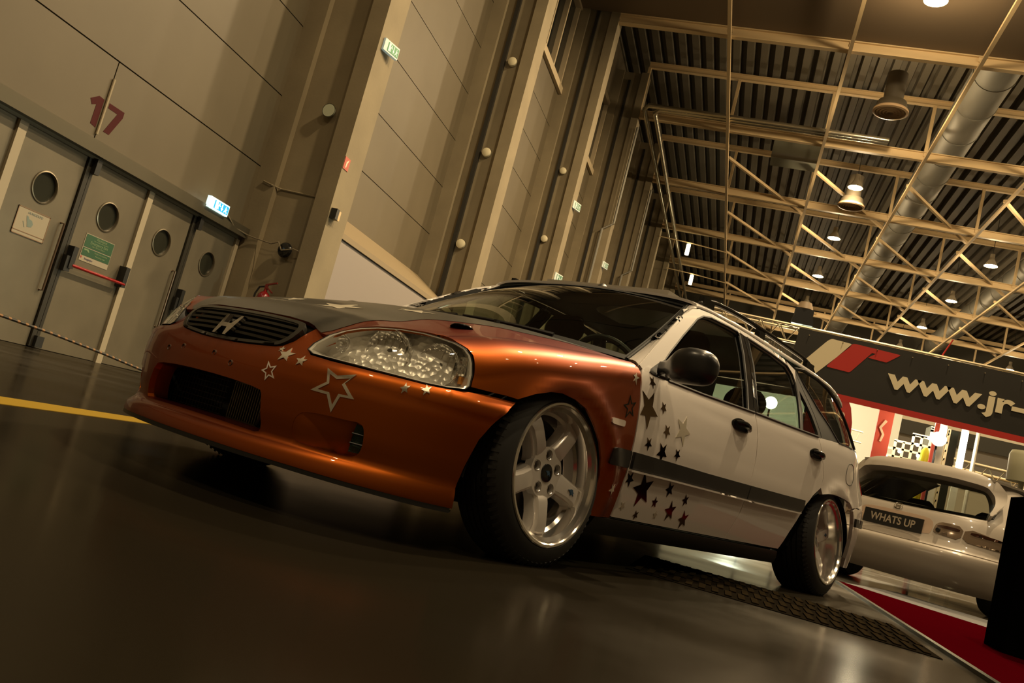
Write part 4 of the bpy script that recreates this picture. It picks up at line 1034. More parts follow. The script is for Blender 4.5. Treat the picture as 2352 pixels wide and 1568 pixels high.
mb = MB(); mb.bx((XF, 16.06, 5.10), (XF + .012, 16.30, 5.36)); local_to(mb.build('sign_plate', mat('sign_red', (.45,.06,.03), .4)), t)
mb = MB(); mb.prism([(16.14,5.15),(16.18,5.14),(16.20,5.25),(16.24,5.31),(16.22,5.33),(16.17,5.27),(16.15,5.29)], lambda p: (XF + .015, p[0], p[1]), lambda p: (XF + .005, p[0], p[1])); local_to(mb.build('sign_symbol', mat('sign_pale', (.7,.6,.45), .5)), t)
t = empty('sensor_box', (XF, 16.2, 4.1)); tag(t, 'small black box with a cream side fixed to the nearest column', 'box')
mb = MB(); mb.bx((XF, 16.10, 4.02), (XF + .14, 16.22, 4.24)); local_to(mb.build('box_case', BLACKP), t)
mb = MB(); mb.bx((XF, 16.225, 4.03), (XF + .12, 16.34, 4.23)); local_to(mb.build('box_side', mat('box_cream', (.62,.45,.24), .5)), t)
# extinguisher
t = empty('fire_extinguisher', (-9.69, 15.9, 1.5)); tag(t, 'red fire extinguisher with black hose hung on the nearest column', 'fire extinguisher')
ec = Vector((-9.69, 15.90, 0)); R_ = mat('extinguisher_red', (.20,.005,.007), .25, 0, .6)
mb = MB(); mb.lathe([(.005,1.45),(.12,1.46),(.135,1.50),(.135,2.05),(.12,2.13),(.07,2.18),(.04,2.20),(.035,2.24),(.004,2.24)], Matrix.Translation(ec) @ Matrix.Rotation(pi / 2, 4, 'X'), 28); local_to(mb.build('cylinder', R_), t)
mb = MB(); mb.lathe([(.1365,1.62),(.1365,2.00)], Matrix.Translation(ec) @ Matrix.Rotation(pi / 2, 4, 'X'), 28); local_to(mb.build('label_band', mat('band_grey', (.06,.065,.08), .5)), t)
mb = MB(); mb.box(ec + Vector((.13, -.05, 1.98)), (.05, .06, .10)); local_to(mb.build('label_yellow', mat('label_yellow', (.45,.33,.03), .5)), t)
mb = MB(); mb.beam(ec + Vector((0, 0, 2.22)), ec + Vector((0, 0, 2.34)), .05, .05); mb.beam(ec + Vector((-.02, 0, 2.34)), ec + Vector((.22, 0, 2.42)), .04, .03); mb.beam(ec + Vector((.0, 0, 2.30)), ec + Vector((.16, 0, 2.20)), .04, .025); local_to(mb.build('valve_handle', mat('valve_red', (.16,.02,.015), .4)), t)
mb = MB(); mb.tube([ec + Vector(p) for p in ((-.03,-.02,2.30),(-.14,-.02,2.27),(-.20,-.02,2.12),(-.20,-.02,1.8),(-.17,-.02,1.6))], .020, 8); local_to(mb.build('hose', BLACKP), t)
# vertical pipes on far columns
for k, y in enumerate((45.85, 55.85)):
    mb = MB(); mb.tube([(-9.3, y, 0), (-9.3, y, 13.2), (-8.75, y, 13.6), (-8.75, y, 19.2)], .07, 8); tag(mb.build('down_pipe', DUCT), ('galvanised pipe bending up the fourth column', 'galvanised pipe bending up the fifth column')[k], 'pipe')

# ---- roof structure
TX = [-8.95 + 4.98 * i for i in range(9)]; TY = [36.2 + 10 * j for j in range(7)]; ZB, ZT = 19.9, 22.9
def ibeam(mb, a, b, w, h):
    a, b = Vector(a), Vector(b)
    mb.beam(a, b, w, .05); mb.beam(a + Vector((0, 0, h)), b + Vector((0, 0, h)), w, .05); mb.beam(a + Vector((0, 0, h / 2)), b + Vector((0, 0, h / 2)), .04, h)
place = ['nearest', 'second', 'third', 'fourth', 'fifth', 'sixth', 'seventh']
for j, y in enumerate(TY):
    t = empty('roof_truss', (-9, y, ZB)); tag(t, '%s of the cream steel roof trusses crossing the hall' % place[j], 'roof truss', 'roof trusses')
    bpy.context.view_layer.update()
    mb = MB(); ibeam(mb, (-9.0, y, ZB), (31, y, ZB), .26, .42); local_to(mb.build('bottom_chord', STEEL), t)
    mb = MB(); ibeam(mb, (-9.0, y, ZT), (31, y, ZT), .22, .3); local_to(mb.build('top_chord', STEEL), t)
    for i, x in enumerate(TX[:-1]):
        mb = MB(); mb.beam((x, y, ZB + .2), (x, y, ZT), .16, .16); local_to(mb.build('web', STEEL), t)
for i, x in enumerate(TX[1:]):
    mb = MB(); mb.beam((x, 20, ZB - .06), (x, 100, ZB - .06), .15, .15)
    tag(mb.build('roof_purlin', STEEL), '%s long cream roof tie along the hall, counted from the wall' % (place + ['eighth'])[i], 'roof beam', 'long roof ties')
n_ = 0
for j, y in enumerate(TY[1:5]):
    for i, x in enumerate(TX[1:6]):
        mb = MB(); mb.beam((x, y + 4.3, ZB + .25), (x + 4.98, y + 12.2, ZB + .25), .16, .16)
        tag(mb.build('roof_brace', STEEL), 'slanting cream roof brace in the %s bay, %s from the wall' % (place[j + 1], place[i]), 'roof brace', 'slanting roof braces')
# deck of ribbed sheet, above the trusses; flat dark soffit nearer
mb = MB(); P_ = []; x = -11.
while x < 32:
    P_ += [(x, 23.6), (x + .35, 23.6), (x + .42, 23.95), (x + .66, 23.95), (x + .72, 23.6)]; x += .72
mb.quadstrip([[(p[0], 34, p[1]) for p in P_], [(p[0], 104, p[1]) for p in P_]], False); tag(mb.build('ceiling', DECK), kind='structure')
mb = MB()
for j in range(9): mb.bx((-11, -18 + 6 * j + .04, 20.35), (40, -12 + 6 * j - .04, 20.8))
mb.bx((-11, -20, 20.6), (40, 36.1, 20.9)); mb.bx((-11, 35.9, 20.35), (40, 36.1, 24))
tag(mb.build('ceiling_soffit', mat('soffit_brown', (.16,.115,.07), .7)), kind='structure')
mb = MB(); mb.bx((-12, 103, 0), (60, 104, 24.5)); tag(mb.build('wall_back', mat('far_wall', (.10,.09,.065), .8)), kind='structure')
mb = MB(); mb.bx((45, -18, 0), (45.3, 103, 24.5)); tag(mb.build('wall_right', mat('far_wall2', (.16,.14,.10), .8)), kind='structure')
mb = MB(); mb.bx((-12, -18.3, 0), (45, -18, 24.5)); tag(mb.build('wall_front', mat('far_wall3', (.14,.12,.09), .8)), kind='structure')
# ducts and pipes
for x, lb in ((7.35, 'large silver ventilation duct running along the roof nearest the middle'), (17.0, 'large silver ventilation duct along the roof at the far right')):
    mb = MB(); mb.tube([(x, 36.2, 21.8), (x, 100, 21.8)], .92, 28); d = tag(mb.build('air_duct', DUCT), lb, 'duct')
    for k in range(21): mb = MB(); mb.lathe([(.92,-.05),(.955,-.05),(.955,.05),(.92,.05)], Matrix.Translation((x, 37 + 3 * k, 21.8)), 28); mb.build('duct_seam', DUCT, d)
PIPE = mat('pipe_galv', (.55,.50,.38), .25, .9)
for dx, lb in ((0, 'silver pipe running along the top of the column row, wall side'), (.55, 'silver pipe running along the top of the column row, hall side')):
    mb = MB(); mb.tube([(4, 44.6 + dx * .6, 20.0), (-8.2 + dx, 44.6 + dx * .6, 20.0), (-8.45 + dx, 44.9 + dx * .6, 19.9), (-8.45 + dx, 96, 19.9)], .13, 12); tag(mb.build('roof_pipe', PIPE), lb, 'pipe')
DIFF = mat('diffuser_tan', (.55,.38,.22), .5); DIFD = mat('diffuser_dark', (.11,.09,.06), .6)
for x, y, lb in ((3.35, 39.5, 'round tan air outlet hanging from the roof, nearest'), (3.4, 52.3, 'round tan air outlet hanging under the roof behind a lit lamp')):
    t = empty('air_outlet', (x, y, 19.2)); tag(t, lb, 'air outlet', 'round air outlets'); bpy.context.view_layer.update(); RX = Matrix.Translation((x, y, 0)) @ Matrix.Rotation(pi / 2, 4, 'X')
    mb = MB(); mb.lathe([(.42,20.9),(.42,19.6),(.60,19.55),(.70,19.20)], RX, 36); local_to(mb.build('outlet_drum', DIFD), t)
    mb = MB(); mb.lathe([(.70,19.20),(.75,19.15),(.76,19.05),(.66,19.02),(.64,19.06)], RX, 36); local_to(mb.build('outlet_rim', DIFF), t)
    mb = MB()
    for r in (.12, .26, .40, .54, .66): mb.lathe([(r,19.02),(r + .05,19.06),(r + .05,19.10),(r,19.06)], RX, 36)
    local_to(mb.build('outlet_ring', DIFF), t)
    mb = MB(); mb.lathe([(.001,19.1),(.70,19.1)], RX, 36); local_to(mb.build('outlet_core', DIFF), t)
t = empty('roof_unit', (.2, 50.5, 20.6)); tag(t, 'boxy grey heater unit hung among the roof beams', 'heater'); bpy.context.view_layer.update()
mb = MB(); mb.bx((-1.6, 50.2, 20.5), (1.0, 51.6, 22.2)); local_to(mb.build('unit_case', mat('unit_grey', (.20,.20,.15), .5)), t)
mb = MB(); mb.bx((-1.6, 50.15, 20.45), (1.0, 50.25, 20.75)); local_to(mb.build('unit_lip', DUCT), t)
# high-bay lamps
LAMPM = mat('lamp_glow', (1, .9, .7), .5, emit=(1., .83, .55), estr=60)
SHADE = mat('lamp_shade', (.30,.26,.19), .5)
def highbay(x, y, label, group='round high-bay lamps', top=23.5):
    t = empty('high_bay_lamp', (x, y, 19.5)); tag(t, label, 'lamp', group); bpy.context.view_layer.update()
    RX = Matrix.Translation((x, y, 0)) @ Matrix.Rotation(pi / 2, 4, 'X')
    mb = MB(); mb.lathe([(.06,20.3),(.14,20.3),(.16,19.95),(.30,19.7),(.40,19.52),(.41,19.50),(.38,19.52)], RX, 28); local_to(mb.build('lamp_shade', SHADE), t)
    mb = MB(); mb.lathe([(.001,19.53),(.36,19.53)], RX, 28); local_to(mb.build('lamp_glow', LAMPM), t)
    mb = MB(); mb.tube([(x, y, 20.3), (x, y, top)], .02, 6); local_to(mb.build('lamp_rod', DARKST), t)
    return t
LX = [(3.3, 'left-hand'), (13.0, 'middle'), (22.8, 'far right')]
LY = [50.4, 60.2, 70.3, 80.4, 90.4]
for i, (x, c) in enumerate(LX):
    for j, y in enumerate(LY):
        if i == 2 and j < 3: continue
        highbay(x, y, 'lit round lamp, %s in the %s row under the roof' % (place[j if i < 2 else j - 3], c))
highbay(3.35, 31.2, 'lit round lamp under the flat dark soffit at the top edge', top=20.345)
for k, (x, y, z) in enumerate(((-6.55, 66.0, 18.5), (-6.6, 75.4, 18.5))):
    t = empty('tube_lamp', (x, y, z)); tag(t, ('nearer', 'farther')[k] + ' of two lit upright tube lamps on arms near the column tops', 'lamp', 'upright tube lamps'); bpy.context.view_layer.update()
    mb = MB(); mb.tube([(x, y, z - .42), (x, y, z + .42)], .15, 14); local_to(mb.build('tube_glow', mat('tube_glow_mat', (1, .9, .6), .5, emit=(1., .84, .48), estr=14)), t)
    mb = MB(); mb.tube([(XF, y, z + .62), (x, y, z + .55), (x + 3, y, z + .3)], .04, 6); local_to(mb.build('lamp_arm', STEEL), t)
# yellow line, carpet, metal edge, floor grate, barrier rope
def ground(name, poly, h, m, **k):
    mb = MB(); mb.prism(poly, lambda p: (p[0], p[1], h), lambda p: (p[0], p[1], .0005)); return tag(mb.build(name, m), **k)
ground('floor_line', [(-2.99,3.0),(-2.72,2.75),(-2.79,4.1),(-3.1,9.0),(-3.28,9.0),(-2.97,4.3)], .003, mat('line_yellow', (.30,.19,.012), .5, spec=.2), label='worn yellow line painted on the dark floor beside the copper bumper', cat='floor marking')
CARP = mat('carpet_red', (.040,.0005,.002), .95, spec=.0, bump=(400, .6, .004))
ground('red_carpet', [(.955,-3),(3.6,-3),(3.6,4.4),(2.1,6.1),(1.0,7.25),(.955,7.25)], .012, CARP, label='bright red carpet strip on the floor behind the white car', cat='carpet')
mb = MB(); mb.bx((.925,-3,.0),(.95,7.2,.014)); tag(mb.build('edge_strip', mat('edge_alloy', (.10,.10,.08), .25, .9)), 'thin metal edging along the side of the red carpet', 'edging')
ground('black_strip', [(1.0,7.28),(2.12,6.12),(3.62,4.42),(4.2,4.9),(2.9,6.6),(1.55,8.2)], .010, mat('strip_black', (.008,.008,.008), .5), label='flat black strip on the floor under the tail of the white hatchback', cat='mat')  # thin black sheet laid on the floor along the carpet's slanted far edge
t = empty('floor_grate', (.4, 4.0, 0)); tag(t, 'flat ribbed metal grate set in the floor behind the front wheel', 'grate'); bpy.context.view_layer.update()
mb = MB(); mb.bx((-.30,3.55,.0005),(.86,4.50,.003)); local_to(mb.build('grate_plate', mat('grate_plate', (.010,.008,.0055), .7, 0, spec=.0)), t)
mb = MB()
for r in range(4):
    for c in range(22):
        x = -.27 + c * .051 + (.02 if r % 2 else 0); mb.bx((x, 3.58 + r * .23, .003), (x + .026, 3.58 + r * .23 + .19, .008))
local_to(mb.build('grate_ribs', mat('grate_rib', (.017,.0125,.007), .7, 0, spec=.0)), t)
mb = MB(); P_ = [(-6.4, 3.9, .46), (-6.25, 5.0, .40), (-6.0, 6.03, .345), (-6.0, 6.65, .305), (-6.0, 7.38, .24), (-6.0, 8.03, .17), (-6.0, 8.9, .06), (-6.0, 9.6, .02), (-6.0, 11, .02)]
mb.tube(P_, .0135, 8)
rp = mat('rope_striped', (.03,.025,.015), .6)
nt = rp.node_tree; w_ = nt.nodes.new('ShaderNodeTexWave'); w_.inputs['Scale'].default_value = 3.2; w_.bands_direction = 'Y'; tc = nt.nodes.new('ShaderNodeTexCoord'); cr = nt.nodes.new('ShaderNodeValToRGB')
cr.color_ramp.elements[0].position = .72; cr.color_ramp.elements[0].color = (.02,.018,.012,1); cr.color_ramp.elements[1].position = .78; cr.color_ramp.elements[1].color = (.26,.12,.03,1)
nt.links.new(tc.outputs['Object'], w_.inputs['Vector']); nt.links.new(w_.outputs['Fac'], cr.inputs['Fac']); nt.links.new(cr.outputs['Color'], nt.nodes['Principled BSDF'].inputs['Base Color'])
tag(mb.build('barrier_rope', rp), 'black and yellow barrier rope sagging to the floor in front of the doors', 'rope')
mb = MB(); mb.bx((-6.52,3.8,0),(-6.38,3.94,.48)); tag(mb.build('rope_post', BLACKP), 'short black post holding the barrier rope', 'post')

# ================================================================== trade stand at the right
BK = mat('banner_black', (.021,.018,.013), .55, noise=(1.5, (.030,.026,.020), .35, .7))
BR = mat('banner_red', (.58,.030,.020), .55); CREAM = mat('banner_cream', (.92,.80,.54), .55)
ban = tag(empty('shop_banner', (2.7, 14, 2.4)), 'long black banner with red and cream letters above the lit stand', 'banner'); bpy.context.view_layer.update()
def by(o): return lambda p: (p[0], 14 - o, p[1])
def sheet(name, poly, o, m, par=ban, th=.006):
    mb = MB(); mb.prism(poly, by(o), by(o - th)); return local_to(mb.build(name, m), par)
sheet('banner_cloth', [(.56,3.29),(6.4,3.22),(6.4,2.35),(.50,2.42)], 0, BK)
sheet('banner_border', [(.5,2.42),(6.4,2.35),(6.4,2.26),(.5,2.33)], .001, BR)
sheet('logo_bar', rounded([(.56,2.58),(.86,2.56),(1.37,3.20),(1.03,3.22)], .12), .004, CREAM)
sheet('logo_bar', rounded([(1.05,2.78),(1.40,2.765),(1.655,3.13),(1.71,3.125),(1.61,3.045),(1.88,3.03),(2.06,3.185),(1.36,3.215)], .08), .004, BR)
local_to(text('web_address', 'www.jr-', .42, CREAM, None, frame((1.93, 13.99, 2.80), (1, 0, -.012), (0, 0, 1)), .002, offset=.013, shear=.0, align='LEFT', spacing=.95, width=1.90), ban)
# truss the banner hangs from
tr = tag(empty('stand_truss', (2.5, 14.1, 3.3)), 'thin cream lattice truss carrying the black banner', 'truss'); bpy.context.view_layer.update()
TRM = mat('truss_alloy', (.66,.55,.36), .3, .6)
mb = MB()
for dy, dz in ((0, 0), (.28, 0), (.14, -.24)): mb.tube([(-.9, 14.06 + dy, 3.335 + dz), (6.6, 14.06 + dy, 3.26 + dz)], .022, 8)
local_to(mb.build('truss_tube', TRM), tr)
mb = MB()
for k in range(26):
    x = -.9 + k * .29; z = 3.335 - .0105 * (x + .9)
    mb.tube([(x, 14.06, z), (x + .145, 14.20, z - .24)], .009, 5); mb.tube([(x + .145, 14.20, z - .24), (x + .29, 14.06, z)], .009, 5); mb.tube([(x, 14.34, z), (x + .145, 14.20, z - .24)], .009, 5)
local_to(mb.build('truss_lacing', TRM), tr)
mb = MB()
for k in range(12): mb.lathe([(.001,.006),(.008,.005),(.008,-.01)], Matrix.Translation((.72 + k * .5, 13.985, 3.20 - k * .005)) @ Matrix.Rotation(pi, 4, 'Z'), 10)
local_to(mb.build('eyelet', TRM), ban)
mb = MB(); mb.tube([(2.62, 14.1, 3.3), (2.74, 14.12, 3.6)], .012, 6); tag(mb.build('sling_strap', mat('strap_red', (.55,.03,.02), .5)), 'red sling strap rising from the banner truss to the roof', 'strap')
for k in range(4):
    x = .18 + k * .085
    mb = MB(); mb.tube([(x, 14.16, 3.02), (x - .03, 14.16, 2.72)], .024, 10); tag(mb.build('chrome_tube', CHROME), 'upright shiny tubes hanging under the truss behind the roof rail', 'tube', 'chrome tubes under the truss')
sp = tag(empty('stage_light', (.57, 14.2, 3.5)), 'black moving stage light standing on the banner truss', 'stage light'); bpy.context.view_layer.update()
mb = MB(); mb.bx((.42, 14.05, 3.36), (.74, 14.35, 3.45)); mb.bx((.44, 14.08, 3.45), (.72, 14.32, 3.62)); local_to(mb.build('light_base', mat('stage_black', (.018,.018,.018), .45)), sp)
mb = MB(); mb.lathe([(.001,3.60),(.10,3.60),(.13,3.63),(.105,3.70),(.09,3.74),(.001,3.74)], Matrix.Translation((.58, 14.2, 0)) @ Matrix.Rotation(pi / 2, 4, 'X'), 24); local_to(mb.build('light_head', mat('stage_tan', (.35,.25,.15), .5)), sp)
# stand: cream back wall, posts, flags, white lattice steps, tubes, work lamps
PW = mat('stand_wall', (.62,.55,.42), .7)
mb = MB(); mb.bx((-1.0, 19.0, 0), (3.05, 19.1, 3.4)); tag(mb.build('partition_wall', PW), 'cream back panel of the lit stand under the black banner', 'panel')
fl = tag(empty('feather_flag', (1.3, 15, 0)), 'red feather flag with pale letters beside the wagon tail', 'flag'); bpy.context.view_layer.update()
FLR = mat('flag_red', (.50,.045,.035), .6)
def fy_(o): return lambda p: (p[0], 15 - o, p[1])
mb = MB(); mb.prism(chaikin([(.95,2.7),(1.5,2.62),(1.68,2.3),(1.74,1.7),(1.72,.6),(1.0,.6)], 1), fy_(0), fy_(-.01)); local_to(mb.build('flag_cloth', FLR), fl)
mb = MB(); mb.tube([(.98, 15, 0), (.95, 15, 2.72)], .02, 6); local_to(mb.build('flag_pole', BLACKP), fl)
local_to(text('flag_lettering', 'P', .24, mat('flag_white', (.8,.62,.5), .6), None, frame((1.50, 14.985, 2.19), (1, 0, 0), (0, 0, 1)), .001, offset=.006), fl)
ps = tag(empty('red_post', (2.1, 15.2, 0)), 'red printed banner post with a pale zigzag mark under the black banner', 'post'); bpy.context.view_layer.update()
mb = MB(); mb.bx((2.09, 15.2, 0), (2.32, 15.25, 2.62)); local_to(mb.build('post_body', mat('post_red', (.62,.09,.05), .5)), ps)
mb = MB(); mb.prism([(2.20,2.34),(2.24,2.32),(2.17,2.20),(2.23,2.10),(2.20,1.98),(2.17,1.98),(2.19,2.10),(2.13,2.20)], lambda p: (p[0], 15.19, p[1]), lambda p: (p[0], 15.2, p[1])); local_to(mb.build('zigzag_mark', mat('zig_pale', (.85,.6,.38), .5)), ps)
mb = MB(); mb.bx((3.02, 15.6, 0), (3.12, 15.65, 2.75)); tag(mb.build('red_post', mat('post_red2', (.45,.05,.03), .5)), 'narrow red post beside the white lattice frame', 'post')
# stepped white lattice frame
la = tag(empty('lattice_frame', (2.9, 16.5, 0)), 'stepped white lattice frame full of bulbs in the lit stand', 'lattice frame'); bpy.context.view_layer.update()
LW = mat('lattice_white', (.78,.70,.50), .5)
steps = [(2.35,2.05),(2.62,2.20),(2.89,2.38),(3.16,2.56)]
mb = MB()
for k, (x, z) in enumerate(steps):
    for xx in (x, x + .135): mb.bx((xx - .02, 16.48, 1.0), (xx + .02, 16.52, z))
    for zz in [1.2 + .145 * q for q in range(12)]:
        if zz <= z: mb.bx((x - .02, 16.48, zz - .018), (x + .27, 16.52, zz + .018))
    mb.bx((x - .02, 16.48, z - .02), (x + .27, 16.52, z + .02))
mb.bx((3.41, 16.48, 1.0), (3.45, 16.52, 2.6))
local_to(mb.build('lattice', LW), la)
BULB = mat('bulb_glow', (1, .9, .7), .5, emit=(1., .85, .55), estr=9)
for k, (x, z) in enumerate(((2.42,2.06),(2.5,1.88),(2.44,1.75),(2.7,2.02),(2.78,1.85),(2.96,2.2),(3.0,2.02),(3.03,1.86),(3.22,2.5),(3.12,2.36),(3.25,2.2))):
    mb = MB(); mb.lathe([(.001,-.03),(.02,-.022),(.03,0),(.02,.022),(.001,.03)], Matrix.Translation((x, 16.42, z)), 12); local_to(mb.build('lattice_bulb', BULB), la)
for k, (x, col, lb) in enumerate(((3.02, (.55,.62,.02), 'yellow-green bottle standing in the lit stand'), (3.17, (.40,.07,.03), 'dark red upright tube next to the yellow-green one'), (2.72, (.06,.03,.22), 'small violet box on the stand beside the lattice'))):
    mb = MB()
    if k < 2: mb.lathe([(.001,1.2),(.07,1.2),(.075,1.9),(.06,2.08),(.03,2.14),(.001,2.14)], Matrix.Translation((x, 16.0, 0)) @ Matrix.Rotation(pi / 2, 4, 'X'), 20)
    else: mb.bx((x - .07, 15.9, 1.68), (x + .07, 16.0, 1.83))
    tag(mb.build('display_box' if k == 2 else 'display_tube', mat('disp%d' % k, col, .4)), lb, 'display')
def work_lamp(x, y, z, lb, es):
    t = tag(empty('work_lamp', (x, y, z)), lb, 'lamp'); bpy.context.view_layer.update()
    mb = MB(); mb.lathe([(.001,-.10),(.05,-.10),(.075,-.03),(.11,.04),(.115,.04),(.08,-.04)], Matrix.Translation((x, y, z)) @ Matrix.Rotation(pi, 4, 'Z'), 24); local_to(mb.build('lamp_housing', BLACKP), t)
    mb = MB(); mb.lathe([(.001,.045),(.05,.035),(.10,.02)], Matrix.Translation((x, y, z)) @ Matrix.Rotation(pi, 4, 'Z'), 24); local_to(mb.build('lamp_glow', mat('work_glow', (1, 1, .9), .5, emit=(1., .92, .68), estr=es)), t)
    mb = MB(); mb.tube([(x, y + .06, 0), (x, y + .06, z)], .018, 6); local_to(mb.build('lamp_stand', BLACKP), t)
work_lamp(2.98, 15.0, 2.20, 'glaring white work lamp in the stand under the web address', 60)
work_lamp(.41, 15.0, 2.17, 'bright work lamp seen through the rear door window', 40)
TUBE = mat('fluorescent_glow', (1, 1, 1), .5, emit=(.95, 1., .92), estr=9)
for k, (xt, zt, xb, zb, y, lb) in enumerate(((3.42, 2.45, 3.42, 1.85, 15.3, 'bright fluorescent tube standing in the stand, longest'), (3.1, 2.45, 3.10, 2.30, 15.3, 'short bright fluorescent tube left of the long one'))):
    t = tag(empty('tube_light', (xb, y, zb)), lb, 'lamp'); bpy.context.view_layer.update()
    mb = MB(); mb.tube([(xt, y, zt), (xb, y, zb)], .040, 12); local_to(mb.build('tube_glow', TUBE), t)
    mb = MB(); mb.bx((xb - .05, y + .05, 0), (xb + .05, y + .09, zt + .05)); local_to(mb.build('tube_carrier', LW), t)
for x, y, lb in ((3.62, 15.4, 'slim cream pole right of the long fluorescent tube'), (3.25, 15.9, 'slim pale pole behind the glaring lamp')):
    mb = MB(); mb.tube([(x, y, 0), (x, y, 2.8)], .03, 8); tag(mb.build('stand_pole', LW), lb, 'pole', 'slim poles of the lit stand')
mb = MB(); mb.bx((3.15, 16.6, .6), (3.6, 17.0, 2.6)); tag(mb.build('display_cabinet', mat('cabinet_dark', (.03,.035,.03), .2)), 'dark glossy cabinet behind the fluorescent tube', 'cabinet')
# far bright wall and low truss seen to the right of the stand
mb = MB(); mb.bx((4.3, 30, 0), (22, 30.2, 5.0)); mb_ = tag(mb.build('back_hoarding', mat('hoarding_cream', (.50,.44,.33), .7)), 'pale hoarding far behind the stand at the right edge', 'hoarding')
mb = MB()
for k in range(9): mb.bx((4.8 + k * 1.9, 29.9, 2.9), (6.5 + k * 1.9, 29.95, 3.9))
mb.build('hoarding_window', mat('hoard_grey', (.12,.105,.085), .5), mb_)
mb = MB(); mb.bx((4.3, 29.9, 4.0), (22, 29.95, 4.45)); mb.build('hoarding_band', DARKST, mb_)
lt = tag(empty('low_truss', (5, 18, 1.9)), 'pinkish lattice truss at the right edge behind the hatchback roof', 'truss'); bpy.context.view_layer.update()
mb = MB()
for dz, dy in ((0, 0), (-.26, 0), (-.13, .2)): mb.tube([(3.6, 18 + dy, 2.28 + dz), (8, 18 + dy, 2.22 + dz)], .03, 8)
local_to(mb.build('truss_tube', TRM), lt)
mb = MB()
for k in range(15): x = 3.6 + .3 * k; mb.tube([(x, 18, 2.28), (x + .15, 18, 2.02)], .011, 5); mb.tube([(x + .15, 18, 2.02), (x + .3, 18, 2.28)], .011, 5)
local_to(mb.build('truss_lacing', TRM), lt)
mb = MB(); mb.tube([(1.55, 17.5, 2.15), (2.2, 17.5, 2.12)], .016, 6); mb.tube([(1.55, 17.5, 2.35), (2.2, 17.5, 2.32)], .016, 6)
for k in range(6): mb.tube([(1.55 + k * .11, 17.5, 2.15), (1.60 + k * .11, 17.5, 2.345)], .008, 5)
tag(mb.build('side_truss', TRM), 'thin lattice rail crossing behind the red flag', 'truss')
mb = MB(); mb.lathe([(.001,1.45),(.16,1.45),(.17,1.75),(.15,1.80),(.001,1.80)], Matrix.Translation((3.16, 11.2, 0)) @ Matrix.Rotation(pi / 2, 4, 'X'), 24); mb.tube([(3.16, 11.2, 0), (3.16, 11.2, 1.46)], .03, 8); tag(mb.build('pale_bin', mat('bin_cream', (.60,.58,.40), .5)), 'pale cylinder behind the hatchback roof at the right edge', 'canister')
# dark pier at the right edge of the picture
mb = MB()
mb.prism(chaikin([(1.335,4.4),(2.1,4.4),(2.1,5.0),(1.335,5.0)], 1), lambda p: (p[0], p[1], .0125), lambda p: (p[0], p[1], .73)); tag(mb.build('black_plinth', mat('plinth_black', (.0025,.0025,.002), .8, spec=.0)), 'dark upright plinth at the right edge in front of the white hatchback', 'plinth')

# ================================================================== white hatchback behind
A2 = math.radians(-36); hx = Vector((math.cos(A2), math.sin(A2), 0)); hf = Vector((-math.sin(A2), math.cos(A2), 0))
hb = tag(empty('hatchback_car', (1.458, 8.439, 0)), 'white hatchback seen from behind with a roof spoiler and a WHATS UP plate', 'car')
hb.matrix_world = Matrix(((hx.x, hf.x, 0, 1.458), (hx.y, hf.y, 0, 8.439), (0, 0, 1, 0), (0, 0, 0, 1)))   # local x to its right, y forward
WH2 = mat('white_paint_old', (.52,.46,.39), .35, 0, 1.0, .04)
B2 = [(.12,.78),(.18,.82),(.30,.835),(.46,.84),(.62,.835),(.72,.815),(.78,.785),(.90,.735),(1.02,.665),(1.10,.61),(1.16,.55)]
D2 = [(.12,.03),(.18,-.035),(.30,-.115),(.40,-.145),(.435,-.135),(.47,-.06),(.60,.0),(.72,.045),(.76,.075),(.90,.20),(1.04,.335),(1.10,.40),(1.16,.46)]
N2 = 2.8; A2x = .62
def tail2(w, z):
    """w -1..1 round the tail, beyond 1 in metres forward along the flank"""
    b = lerpt(B2, z); d0 = lerpt(D2, z); aw = abs(w)
    if aw <= 1:
        ph = aw * pi / 2
        y = d0 + A2x * (1 - max(0., math.cos(ph)) ** (2 / N2)); x = b * max(0., math.sin(ph)) ** (2 / N2)
    else: x = b; y = d0 + A2x + (aw - 1)
    return (math.copysign(x, w) if w else 0., y, z)
def w2(x, z): b = lerpt(B2, z); return math.copysign(math.asin(min(1., abs(x) / b) ** (N2 / 2)) * 2 / pi, x)
kw = dict(conv=lambda p: p, aim=(0, 1.6, .5))
def xz(L): return [(w2(x, z), z) for x, z in L]
bp2 = panel('rear_bumper', tail2, [(-1.5,.15),(-.5,.135),(0,.135),(.5,.135),(1.5,.15),(1.5,.452),(.8,.452),(.4,.456),(-.4,.456),(-.8,.452),(-1.5,.452)], WH2, hb, h=.05, thick=.02, **kw)
body2 = panel('tail_panel', tail2, [(-1.9,.462),(-.8,.460),(-.4,.464),(.4,.464),(.8,.460),(1.9,.462),(1.9,.74),(1.0,.765),(.9,.78),(-.9,.78),(-1.0,.765),(-1.9,.74)], WH2, hb, h=.05, thick=.02, **kw)
gl2 = xz([(-.64,.775),(-.3,.757),(0,.752),(.3,.757),(.64,.775),(.675,.80),(.66,.90),(.62,1.0),(.555,1.07),(.3,1.085),(-.3,1.085),(-.555,1.07),(-.62,1.0),(-.66,.90),(-.675,.80)])
hull = xz([(-.60,1.16),(-.3,1.165),(.3,1.165)])
gp = [(-1.02,.782),(-.9,.78),(-.4,.748),(.4,.748),(.9,.78),(1.02,.782),(1.06,.95),(1.02,1.10),(.8,1.14),(-.8,1.14),(-1.02,1.10),(-1.06,.95)]
panel('glasshouse_frame', tail2, gp, WH2, hb, h=.05, thick=.02, holes=[gl2], **kw)
TG2 = glass_mat('hatch_glass', (.40,.42,.38))
rw2 = panel('rear_window', lambda w, z: (lambda p: (p[0], p[1] - .004, p[2]))(tail2(w, z)), gl2, TG2, hb, h=.05, thick=0, **kw)
g_in = shrink(gl2, .90)
